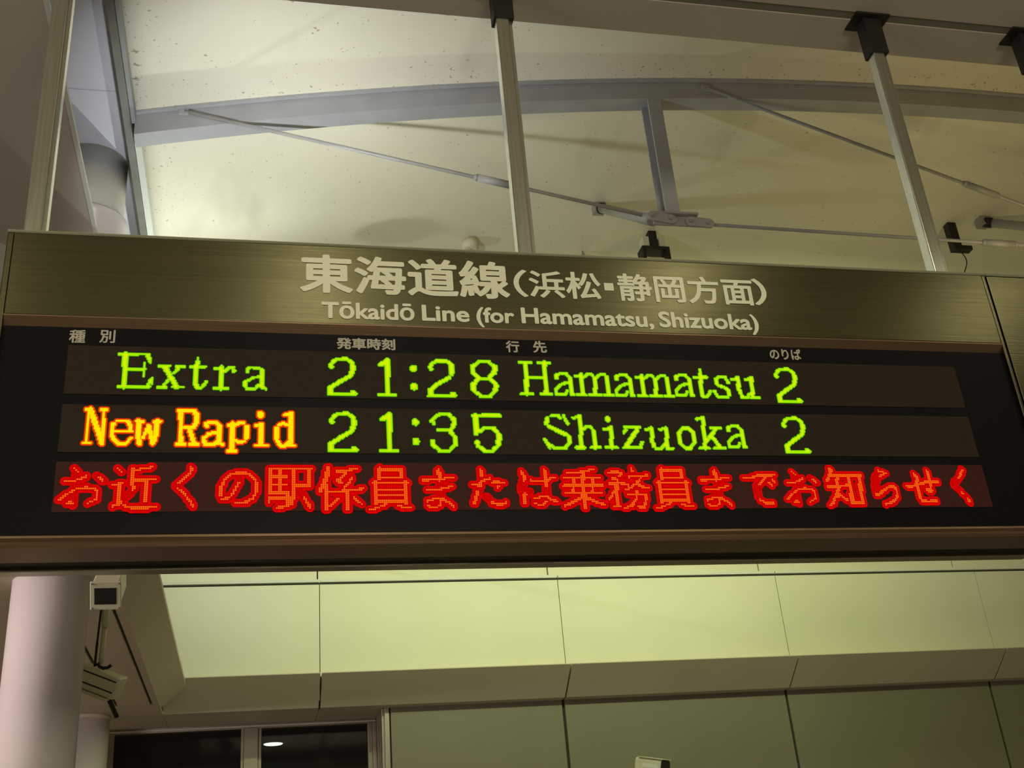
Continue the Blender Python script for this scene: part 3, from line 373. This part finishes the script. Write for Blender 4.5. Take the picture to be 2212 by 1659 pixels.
# ================================================================== COLUMNS
cx, cy = -.938, 2.31
t = empty('column', (cx, cy, 0), label='large glossy round column at the left, rising past the board', cat='column')
MB().lathe((cx, cy, 0), [(.1715, 0), (.1715, 4.3), (.200, 4.32), (.200, 5.165), (.212, 5.17), (.212, 5.195), (.204, 5.20)], 64).build('shaft', M['column'], t)
MB().lathe((cx, cy, 0), [(.186, 5.198), (.186, 5.60)], 64).build('top_section', M['column_top'], t)
q = Vector((math.sin(-.30), -math.cos(-.30), 0))*.187
MB().tube((cx+q.x, cy+q.y, 5.20), (cx+q.x, cy+q.y, 5.60), .003, n=6).build('seam', M['groove'], t)
c2 = K((-.80, 2.85, 0)); z2 = K((0, 0, 2.65)).z
t = empty('column', (c2.x, c2.y, 0), label='shaded round column beside the dark window, under the low soffit', cat='column')
MB().lathe((c2.x, c2.y, 0), [(.155, 0), (.155, z2-.03)], 48).build('shaft', M['column'], t)
MB().lathe((c2.x, c2.y, 0), [(.160, z2-.032), (.160, z2-.001)], 48).build('collar', M['lowsoffit'], t)

# ================================================================== ROOF TRUSS
YT = 1.75
t = empty('roof_truss', (2.25, YT, 5.0), label='grey painted arched roof truss with strut and thin tie rods under the cream vault', cat='truss')
def arch(y0, y1, d0, d1, x0=-.66, x1=9.6, n=90):     # swept rectangle following the arc; d = drop below it
    m = MB(); vs = []
    for i in range(n+1):
        x = x0+(x1-x0)*i/n
        for y, d in ((y0, d0), (y1, d0), (y1, d1), (y0, d1)): vs.append((x, y, arcz(x, -d)))
    m.add(vs, [(4*i+j, 4*i+(j+1) % 4, 4*i+4+(j+1) % 4, 4*i+4+j) for i in range(n) for j in range(4)]+[(0, 1, 2, 3), (4*n, 4*n+3, 4*n+2, 4*n+1)])
    return m
arch(YT, YT+.085, .016, .135).build('arch_beam', M['rib'], t)
arch(YT-.022, YT+.115, -.004, .015).build('top_flange', M['rib'], t)
arch(YT+.086, YT+.112, .120, .134).build('lower_flange', M['rib'], t)
# strut of H section
sx = 2.246
MB().box(sx-.038, sx+.046, YT+.005, YT+.017, 5.075, 5.905).box(sx-.006, sx+.006, YT+.017, YT+.085, 5.075, 5.905).box(sx-.050, sx+.046, YT+.085, YT+.097, 5.075, 5.905).build('strut', M['rib'], t)
RODS = [((-.414, YT-.005, 5.556), (2.06, YT, 5.055), (.483+.145, .555+.147)), ((2.47, YT, 5.015), (6.6, YT, 4.955), (.418, .467)), ((2.593, YT-.005, 6.0), (6.3, YT, 4.63), (.43, .482))]
for a, b_, (f0, f1) in RODS:
    a, b_ = Vector(a), Vector(b_); P = lambda f: a+(b_-a)*f
    MB().tube(a, b_, .0105, n=10).build('tie_rod', M['rod'], t)
    MB().tube(P(f0), P(f1), .0215, n=12).tube(P(f0)-(b_-a).normalized()*.02, P(f0), .014, .0215, n=12).tube(P(f1), P(f1)+(b_-a).normalized()*.02, .0215, .014, n=12).build('turnbuckle', M['rod'], t)
    if a.x < 0 or a.z > 5.5: MB().box(a.x-.03, a.x+.02, YT-.012, YT, a.z-.02, a.z+.02).build('gusset', M['rib'], t)
MB().box(2.19, 2.385, YT-.03, YT+.10, 5.060, 5.074).build('node_plate', M['rod'], t, bevel=.002)
MB().box(2.12, 2.205, YT-.01, YT+.02, 5.045, 5.085).build('node_lug', M['rod'], t, bevel=.004)
def link(p0, p1, r, y0, y1):
    p0, p1 = Vector((p0[0], 0, p0[1])), Vector((p1[0], 0, p1[1])); d = (p1-p0).normalized(); a0 = math.atan2(d.z, d.x); pr = []
    for i in range(9): a = a0+PI/2+PI*i/8; pr.append((p0.x+r*math.cos(a), p0.z+r*math.sin(a)))
    for i in range(9): a = a0-PI/2+PI*i/8; pr.append((p1.x+r*math.cos(a), p1.z+r*math.sin(a)))
    n = len(pr); m = MB(); m.add([(x, y0, z) for x, z in pr]+[(x, y1, z) for x, z in pr], [(i, (i+1) % n, n+(i+1) % n, n+i) for i in range(n)]+[tuple(range(n)), tuple(range(2*n-1, n-1, -1))]); return m
MB().box(2.12, 2.40, YT-.004, YT+.006, 4.995, 5.055).build('gusset', M['rod'], t)
link((2.115, 5.045), (2.225, 5.028), .030, YT-.020, YT-.005).build('link_plate', M['rod'], t, bevel=.002)
link((2.335, 5.020), (2.445, 5.014), .030, YT-.020, YT-.005).build('link_plate', M['rod'], t, bevel=.002)
for x, z in ((2.115, 5.045), (2.215, 5.030), (2.335, 5.020), (2.435, 5.014)):
    MB().tube((x, YT-.034, z), (x, YT-.020, z), .0135, n=6).tube((x, YT-.041, z), (x, YT-.034, z), .008, n=8).build('bolt', M['rod'], t)
for a, b_ in (((2.295, 3.03, 6.00), (2.165, 1.86, 5.10)), ((5.38, 3.08, 6.10), (6.9, 1.86, 5.10))):
    a, b_ = Vector(a), Vector(b_); d = (b_-a).normalized()
    MB().tube(a, b_, .034, n=16).build('brace_tube', M['rod'], t)
    MB().box(a.x-.05, a.x+.03, a.y-.03, a.y+.05, a.z-.03, arcz(a.x)-.002).build('tube_bracket', M['rod'], t)
    MB().tube(a-d*.02, a+d*.05, .040, n=16).build('tube_collar', M['dark_bracket'], t)

# ================================================================== THINGS ON THE VAULT
def detector():
    x, y = 1.429, 3.406; z = arcz(x)
    t = empty('smoke_detector', (x, y, z), label='round cream smoke detector on the vault just above the board', cat='detector')
    MB().lathe((x, y, z-.075), [(.040, 0), (.052, .004), (.060, .02), (.060, .074)], 32).build('body', M['beige'], t)
    MB().lathe((x, y, z-.098), [(.004, 0), (.012, .006), (.014, .022)], 16).build('lens', M['chrome'], t)
detector()
x, y = 2.330, 3.640; z = arcz(x)
t = empty('sprinkler', (x, y, z), label='small grey pointed nozzle peeking over the top of the board', cat='nozzle')
MB().lathe((x, y, z-.085), [(.030, 0), (.026, .03), (.010, .060), (.004, .084)], 16).build('body', M['rod'], t)
def spot(x, y, label, yaw=0):
    z = arcz(x); t = empty('spotlight', (x, y, z), label=label, cat='spotlight')
    R = Matrix.Translation((x, y, z)) @ Matrix.Rotation(yaw, 4, 'Z')
    MB().box(-.030, .030, -.03, .03, -.16, -.001, R).build('stem', M['dark_bracket'], t)
    for s_ in (-1, 1): MB().box(min(s_*.04, s_*.085), max(s_*.04, s_*.085), -.04, .04, -.15, -.06, R).build('arm', M['camwhite'], t)
    MB().box(-.105, .105, -.055, .055, -.175, -.150, R).box(-.105, -.080, -.055, .055, -.30, -.175, R).box(.080, .105, -.055, .055, -.30, -.175, R).build('bracket', M['dark_bracket'], t)
    b = MB().box(-.065, .065, -.045, .08, -.42, -.235, R).build('body', M['beige'], t, bevel=.012)
    MB().tube(R @ Vector((0, -.047, -.30)), R @ Vector((0, -.060, -.30)), .035, n=20).build('lens', M['lampdim'] if 0 else M['chrome'], b)
spot(2.80, 3.42, 'cream spotlight in a dark yoke below the strut node')
x, y = 5.16, 3.20; z = arcz(x)
t = empty('conduit_bracket', (x, y, z), label='dark L-shaped bracket with a loose wire behind the third hanger post', cat='bracket')
MB().box(x-.035, x+.035, y-.03, y+.03, z-.24, z-.001).box(x+.035, x+.12, y-.03, y+.03, z-.24, z-.205).build('arm', M['dark_bracket'], t)
w_ = MB(); pts = [Vector((x+.03+.03*math.sin(i*.6), y, z-.24-i*.03)) for i in range(9)]
for a, b_ in zip(pts, pts[1:]): w_.tube(a, b_, .004, n=6)
w_.build('wire', M['cable'], t)

# ================================================================== SECURITY CAMERAS
def cctv_front():
    t = empty('security_camera', (-.600, 1.75, 3.177), label='boxy cream camera housing with square dark window, hanging beside the column', cat='camera')
    R = Matrix.Translation((-.605, 1.62, 2.918)) @ Matrix.Rotation(math.radians(36), 4, 'X')
    MB().box(-.054, .054, .0, .24, -.054, .054, R).build('housing', M['camwhite'], t, bevel=.006)
    b = MB().box(-.061, .061, -.012, .0, -.061, .061, R).build('faceplate', M['camwhite'], t, bevel=.003)
    MB().box(-.044, .042, -.0135, -.012, -.036, .034, R).build('glass_window', M['camdark'], b)
    for x in (-.053, .053):
        for z in (-.053, .053): MB().tube(R @ Vector((x, -.016, z)), R @ Vector((x, -.012, z)), .004, n=8).build('screw', M['rod'], b)
    p_ = R @ Vector((0, .16, .05)); MB().tube(p_, (p_.x, p_.y, 3.177), .016).build('mount', M['rod'], t)
cctv_front()
t = empty('security_camera', (-.70, 2.55, 3.177), label='pale slanted camera housing with two dark grooves, hung on a thin pole', cat='camera')
MB().tube((-.716, 2.55, 3.177), (-.716, 2.55, 3.02), .018).tube((-.716, 2.55, 3.02), (-.722, 2.55, 2.84), .012).build('pole', M['camwhite'], t)
MB().tube((-.735, 2.54, 3.177), (-.743, 2.535, 2.945), .005, n=6).tube((-.743, 2.535, 2.945), (-.745, 2.53, 2.828), .007, n=6).build('cable', M['cable'], t)
j = MB(); 
for i in range(7): a = i*.9; j.tube((-.745+.012*math.cos(a)+.009*i, 2.53, 2.830+.012*math.sin(a)), (-.745+.012*math.cos(a+1.1)+.009*(i+1), 2.53, 2.828+.014*math.sin(a+1.1)), .008, n=6)
j.build('swivel_joint', M['cable'], t)
R = Matrix.Translation((-.705, 2.60, 2.765)) @ Matrix.Rotation(math.radians(24), 4, 'Y') @ Matrix.Rotation(math.radians(-6), 4, 'Z') @ Matrix.Rotation(math.radians(20), 4, 'X')
b = MB().box(-.13, .085, -.055, .055, -.052, .052, R).build('housing', M['camwhite'], t, bevel=.006)
for z in (-.022, .030): MB().box(-.125, .072, -.0565, -.0545, z-.003, z+.003, R).build('groove', M['dark_bracket'], b)
MB().box(-.12, .06, -.075, .06, -.066, -.054, R).build('base_plate', M['camwhite'], t)
MB().tube((-.685, 2.60, 2.70), (-.645, 2.68, 2.615), .012, n=8).build('arm', M['dark_bracket'], t)
c = K((2.07, 2.78, 2.26))
t = empty('security_camera', c, label='small cream box camera on the olive wall at the bottom edge', cat='camera')
R = Matrix.Translation(c) @ Matrix.Rotation(math.radians(38), 4, 'Z') @ Matrix.Rotation(math.radians(14), 4, 'X')
MB().prism([(-.042, -.045), (.042, -.045), (.052, -.03), (.052, .03), (.036, .045), (-.036, .045), (-.052, .03), (-.052, -.03)], -.02, .24, 'y')
hb = MB(); pr8 = [(-.044, -.052), (.044, -.052), (.058, -.034), (.058, .034), (.040, .052), (-.040, .052), (-.058, .034), (-.058, -.034)]
for yy0, yy1, sc, nm, mt in ((-.11, .13, 1, 'housing', 'camwhite'), (-.125, -.11, .98, 'front_bezel', 'camdark')):
    h_ = MB(); vs = [R @ Vector((px*sc, yy, pz*sc)) for yy in (yy0, yy1) for px, pz in pr8]
    h_.add(vs, [(i, (i+1) % 8, 8+(i+1) % 8, 8+i) for i in range(8)]+[tuple(range(8)), tuple(range(15, 7, -1))]).build(nm, M[mt], t, bevel=.004)
MB().box(-.0590, -.0575, -.085, .06, -.016, .012, R).build('side_plate', M['pale'], t)
MB().box(-.064, .064, -.13, .10, .053, .060, R).build('sunshield', M['camwhite'], t)
p_ = R @ Vector((0, .05, -.05)); MB().tube(p_, (p_.x, K((0, 2.93, 0)).y-.001, p_.z-.10), .016).build('wall_arm', M['camwhite'], t)

# ================================================================== HANGER POSTS
POSTS = [(-.728, 'leftmost hanger post, at the left end of the board'), (.912, 'middle hanger post, above the end of the Japanese line name'),
         (2.560, 'thick hanger post near the right end of the board'), (3.330, 'rightmost hanger post, cut by the right edge of the photo')]
for x, lab in POSTS:
    y = .12; zb, zt = 3.636, ZS
    t = empty('hanger_post', (x, y, zt), label='steel channel '+lab, cat='post', group='hanger posts')
    MB().box(x-.026, x+.026, y-.026, y+.026, zb, zt-.008).build('tube', M['post'], t, bevel=.004)
    MB().box(x+.0265, x+.0400, y-.012, y+.026, zb, zt-.02).build('edge_channel', M['post'], t)
    MB().box(x-.075, x+.085, y-.055, y+.055, zt-.010, zt).build('flange', M['dark_bracket'], t)
    MB().box(x-.034, x+.046, y-.034, y+.034, zt-.20, zt-.010).build('top_section', M['dark_bracket'], t, bevel=.003)  # dark box paints the soffit's shade on the post top

# ================================================================== DEPARTURE BOARD
X0, X1, Z0, Z1 = -.776, 2.668, 2.597, 3.636
t = empty('departure_board', ((X0+X1)/2, .12, Z1), label='hanging steel departure board with white line name and green, amber and red LED text', cat='sign')
MB().box(X0, X1, .035, .235, Z0, Z1).build('housing', M['steel_trim'], t, bevel=.004)
MB().box(X0+.019, X1-.014, 0, .034, 3.333, Z1-.013).build('header_panel', M['steel'], t, bevel=.002)
MB().prism([(.036, Z1-.013), (.0, Z1-.0125), (-.004, Z1-.009), (-.003, Z1-.004), (.008, Z1), (.036, Z1)], X0, X1).build('top_rail', M['rim'], t)
MB().prism([(0, 3.332), (.0, 3.328), (.018, 3.300), (.034, 3.300), (.034, 3.332)], X0+.019, X1-.014).build('bevel_strip', M['bottom_trim'], t)
MB().prism([(.034, 2.634), (.006, 2.634), (-.003, 2.629), (-.004, 2.622), (.002, 2.612), (-.002, 2.604), (.002, 2.595), (.12, 2.590), (.12, 2.597), (.034, 2.599)], X0, X1).build('bottom_rail', M['bottom_trim'], t)
MB().box(X0, X1, .1205, .19, 2.5950, 2.5965).build('shadow_gap', M['black'], t)
MB().box(X0, X1, .191, .237, 2.585, 2.5965).build('lower_lip', M['steel_trim'], t, bevel=.002)
MB().box(X0, X0+.018, 0, .034, 2.634, Z1-.013).build('end_strip', M['steel'], t, bevel=.003)
MB().box(X1-.013, X1, 0, .034, 2.634, Z1-.013).build('end_strip', M['steel'], t, bevel=.003)
win = MB().box(X0+.018, X1-.013, .016, .034, 2.634, 3.300).build('display_window', M['black'], t)
MODS = {1: (-.565, 3.231, .156/37, 3.2375, 3.0745, 'led_face'), 2: (-.565, 3.0405, .156/37, 3.0405, 2.8875, 'led_face'), 3: (-.565, 2.8565, .153/27, 2.8575, 2.7035, 'led_face_red_glow')}
MOB = {}
for k, (x0, zt, p, za, zb, mt) in MODS.items():
    MOB[k] = MB().box(-.567, 2.440, .0135, .0158, zb, za).build('led_module', M[mt], t)
NROW = {1: 37, 2: 37, 3: 27}
def lit(k, strokes):
    """dots of the matrix switched on by the strokes of one character: (column, row) -> 1 dim, 2 bright"""
    on = {}
    for s_ in strokes:
        lev, h, c_ = s_[0], s_[1], s_[2:]; pts = list(zip(c_[0::2], c_[1::2]))
        for (ax, ay), (bx, by) in zip(pts, pts[1:]):
            L2 = (bx-ax)**2+(by-ay)**2
            for i in range(int(min(ax, bx)-h)-1, int(max(ax, bx)+h)+2):
                for j in range(max(0, int(min(ay, by)-h)-1), min(NROW[k], int(max(ay, by)+h)+2)):
                    f = 0 if L2 == 0 else max(0, min(1, ((i-ax)*(bx-ax)+(j-ay)*(by-ay))/L2))
                    if math.hypot(i-ax-f*(bx-ax), j-ay-f*(by-ay)) <= h: on[(i, j)] = max(on.get((i, j), 0), lev)
    return on
def dots(on, x0, zt, p, r, y, n=8, sel=lambda q, c: True, ph=.39):
    m = MB()
    for (a, b_), c in on.items():
        if not sel((a, b_), c): continue
        cx_, cz_ = x0+(a+.5)*p, zt-(b_+.5)*p
        m.add([(cx_+r*math.cos(2*PI*i/n+ph), y, cz_+r*math.sin(2*PI*i/n+ph)) for i in range(n)], [tuple(range(n-1, -1, -1))])
    return m
for k, hue, strokes in LED:
    on = lit(k, strokes); x0, zt, p, *_ = MODS[k]
    full = lambda q, c: sum(on.get((q[0]+i, q[1]+j), 0) > 0 for i in (-1, 0, 1) for j in (-1, 0, 1)) >= 8
    if hue == 'red':  # widest discs paint the bloom, small ones are the dots
        layers = [(2.35, .0128, 'red_bloom', None, 12), (1.55, .0124, 'red_bloom_inner', None, 12), (.34, .0118, 'red_dim', lambda q, c: True, 6), (.47, .0114, 'red_core', lambda q, c: c == 2, 7)]
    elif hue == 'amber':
        layers = [(2.05, .0128, 'amber_bloom', None, 10), (1.02, .0122, 'amber_mid', None, 10), (.74, .0116, 'amber_core', None, 8)]
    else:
        layers = [(1.15, .0128, 'green_bloom', None, 8), (.70, .0122, 'green_mid', None, 8), (.58, .0116, 'green_core', full, 8)]
    root = None
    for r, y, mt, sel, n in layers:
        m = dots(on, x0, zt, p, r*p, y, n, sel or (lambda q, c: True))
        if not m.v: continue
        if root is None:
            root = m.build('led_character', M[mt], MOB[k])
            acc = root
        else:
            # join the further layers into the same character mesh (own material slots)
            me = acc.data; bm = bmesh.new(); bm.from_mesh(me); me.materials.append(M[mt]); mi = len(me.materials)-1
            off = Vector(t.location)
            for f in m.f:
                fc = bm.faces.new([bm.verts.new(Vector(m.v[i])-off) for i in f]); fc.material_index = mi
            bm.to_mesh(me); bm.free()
# printed lettering
def text_mesh(s, size, bold=0.0, sx=1.0, spacing=1.0):
    c = bpy.data.curves.new('t', 'FONT'); c.body = s; c.size = size; c.space_character = spacing
    c.fill_mode = 'FRONT'; c.resolution_u = 4
    o = bpy.data.objects.new('t', c); COL.objects.link(o); bpy.context.view_layer.update()
    me = bpy.data.meshes.new_from_object(o.evaluated_get(bpy.context.evaluated_depsgraph_get()))
    bpy.data.objects.remove(o)
    if bold:                                         # embolden: the same outlines shifted round a small circle
        vs = [v.co.copy() for v in me.vertices]; fs = [tuple(p.vertices) for p in me.polygons]; V, F = [], []
        for i in range(13):
            d = Vector((0, 0, 0)) if i == 12 else Vector((bold*math.cos(PI*i/6), bold*math.sin(PI*i/6), i*.00005))
            n = len(V); V += [v+d for v in vs]; F += [tuple(k+n for k in f) for f in fs]
        me = bpy.data.meshes.new('t'); me.from_pydata([tuple(v) for v in V], [], F)
    return me
def lettering(s, xa, xb, za, zb, y, m, parent, bold=0.0, name='lettering'):
    """text fitted into the box xa..xb, za..zb on the face of the board"""
    me = text_mesh(s, .1, bold)
    vx = [v.co.x for v in me.vertices]; vz = [v.co.y for v in me.vertices]
    ax, bx, az, bz = min(vx), max(vx), min(vz), max(vz)
    off = Vector(t.location)
    for v in me.vertices:
        x = xa+(v.co.x-ax)/(bx-ax)*(xb-xa); z = za+(v.co.y-az)/(bz-az)*(zb-za); v.co = Vector((x, y-v.co.z, z))-off
    me.materials.clear(); me.materials.append(m)
    o = bpy.data.objects.new(name, me); COL.objects.link(o); o.parent = parent; return o
def word(s, xa, xb, zb, zc, bold=.0028):
    """a latin word from xa to xb with its baseline at zb and capitals up to zc"""
    cap = max(v.co.y for v in text_mesh('H', .1, bold).vertices)
    me = text_mesh(s, .1, bold)
    vx = [v.co.x for v in me.vertices]; ax, bx = min(vx), max(vx); off = Vector(t.location)
    for v in me.vertices: v.co = Vector((xa+(v.co.x-ax)/(bx-ax)*(xb-xa), -.0015-v.co.z, zb+v.co.y/cap*(zc-zb)))-off
    me.materials.clear(); me.materials.append(M['letter'])
    o = bpy.data.objects.new('line_name_lettering', me); COL.objects.link(o); o.parent = t
lettering('東海道線', 0.1207, 0.8166, 3.4431, 3.5902, -0.0015, M['letter'], t, 0.0028, 'line_name_lettering')
lettering('（', 0.8314, 0.8799, 3.4546, 3.5627, -0.0015, M['letter'], t, 0.002, 'line_name_lettering')
lettering('浜松', 0.8851, 1.1393, 3.4546, 3.5627, -0.0015, M['letter'], t, 0.0021, 'line_name_lettering')
lettering('静岡方面', 1.2004, 1.7049, 3.4536, 3.5654, -0.0015, M['letter'], t, 0.0021, 'line_name_lettering')
lettering('）', 1.7035, 1.7554, 3.4561, 3.5657, -0.0015, M['letter'], t, 0.002, 'line_name_lettering')
MB().box(1.1520, 1.1856, -.0016, -.0010, 3.4933, 3.5232).build('line_name_lettering', M['letter'], t)
lettering('種', -0.5676, -0.5204, 3.2457, 3.2910, 0.0145, M['small_letter'], win, 0.002, 'column_heading')
lettering('別', -0.4802, -0.4346, 3.2483, 3.2939, 0.0145, M['small_letter'], win, 0.002, 'column_heading')
lettering('発車時刻', 0.2362, 0.4243, 3.2473, 3.2892, 0.0145, M['small_letter'], win, 0.0035, 'column_heading')
lettering('行', 0.7896, 0.8358, 3.2510, 3.2949, 0.0145, M['small_letter'], win, 0.003, 'column_heading')
lettering('先', 0.8813, 0.9288, 3.2519, 3.2971, 0.0145, M['small_letter'], win, 0.003, 'column_heading')
lettering('のりば', 1.7287, 1.8475, 3.2496, 3.2925, 0.0145, M['small_letter'], win, 0.003, 'column_heading')
word('Tōkaidō', 0.1897, 0.4889, 3.3524, 3.4101)
word('Line', 0.5133, 0.6715, 3.3536, 3.4114)
word('(for', 0.6946, 0.8236, 3.3533, 3.4090)
word('Hamamatsu,', 0.8473, 1.3128, 3.3555, 3.4140)
word('Shizuoka)', 1.3327, 1.7006, 3.3572, 3.4168)
# blank steel board alongside on the right
t2 = empty('blank_board', (3.9, .12, Z1), label='plain steel sign box alongside the board, cut by the right edge', cat='sign')
MB().box(2.673, 5.2, .035, .235, Z0, Z1).build('housing', M['steel_trim'], t2, bevel=.004)
MB().box(2.676, 5.2, .002, .034, Z0+.02, Z1-.013).build('front_panel', M['steel'], t2, bevel=.003)
MB().prism([(.036, Z1-.013), (.0, Z1-.0125), (-.004, Z1-.008), (-.003, Z1-.004), (.008, Z1), (.036, Z1)], 2.673, 5.2).build('top_rail', M['rim'], t2)

# ================================================================== LAMP FITTINGS
for (x, y), lab in zip(DOWN, ('at the left', 'left of centre', 'right of centre', 'at the right')):
    t = empty('downlight', (x, y, ZS), label='round warm downlight in the near soffit behind the camera, '+lab, cat='lamp', group='soffit downlights')
    MB().lathe((x, y, ZS-.012), [(.105, 0), (.12, .003), (.12, .011)]).build('ring', M['pale'], t)
    MB().lathe((x, y, ZS-.022), [(.085, 0), (.095, .010)]).build('lens', M['lamp'], t)
def flood(loc, target, wall, label):
    loc = Vector(loc); d = (Vector(target)-loc).normalized(); q = d.to_track_quat('Z', 'Y').to_matrix().to_4x4()
    T_ = Matrix.Translation(loc-d*.075) @ q
    t = empty('floodlight', loc, label=label, cat='lamp')
    MB().box(-.07, .07, -.07, .07, -.05, .05, T_).build('housing', M['gutter'], t, bevel=.006)
    MB().box(-.06, .06, -.06, .06, .05, .054, T_).build('lens', M['pale'], t)
    MB().tube(loc-d*.12, wall, .014).build('arm', M['gutter'], t)
flood(UPLIGHT, (.9, 2.2, 6), (-.30, .237, 3.60), 'floodlight on an arm at the back of the board, left end')
flood((4.6, 1.0, 3.6), (4.2, 2.6, 6.2), (4.6, .237, 3.5), 'added fill floodlight, unseen, on an arm behind the plain sign box')
sx_, sy_, sz_ = SIDELIGHT
t = empty('bracket_lamp', (sx_, sy_, sz_), label='lamp on an arm from the large column, hidden behind the board', cat='lamp')
MB().box(sx_-.20, sx_-.10, sy_-.05, sy_+.05, sz_-.07, sz_+.07).build('housing', M['gutter'], t, bevel=.01)
MB().tube((sx_-.15, sy_, sz_-.07), (-.74, 2.33, 4.70), .014).build('arm', M['gutter'], t)
dv = Vector((1.213, .104, 1.041)).normalized(); pc = Vector(SIDELIGHT)+dv*.40
MB().tube(pc, pc+dv*.006, .040, n=32).build('shadow_disc', M['gutter'], t)  # added disc, unseen, placed to cast the round shadow on the vault
MB().tube(pc-Vector((0, 0, .05)), (sx_-.12, sy_, sz_-.06), .006, n=6).build('shadow_disc_stem', M['gutter'], t)
x_, y_, z_ = BAND_FILL
t = empty('band_fill_fitting', (x_, y_, z_), label='added long lamp, unseen behind the board, to brighten the gutter panels', cat='lamp')
MB().box(x_-2.22, x_+2.22, y_-.12, y_-.02, z_-.02, z_+.10).build('housing', M['gutter'], t, bevel=.006)
for x in (x_-1.8, x_+1.8): MB().tube((x, y_-.07, z_+.04), (x, 5.974, z_-.1), .014, n=8).build('arm', M['gutter'], t)
t = empty('tube_light', (-3.25, -1.6, 3.1), label='fluorescent tube fitting on the left, outside the view', cat='lamp')
MB().box(-3.33, -3.26, -2.3, -.9, 3.04, 3.16).build('housing', M['pale'], t, bevel=.01)
MB().tube((-3.29, -1.6, 3.16), (-3.29, -1.6, ZS-.001), .012).build('stem', M['pale'], t)
t = empty('ceiling_light', (-2.7, 1.1, 3.085), label='flat light panel under the low soffit on the left, outside the view', cat='lamp')
MB().box(-3.2, -2.2, .98, 1.22, 3.148, 3.176).build('panel', M['pale'], t, bevel=.004)
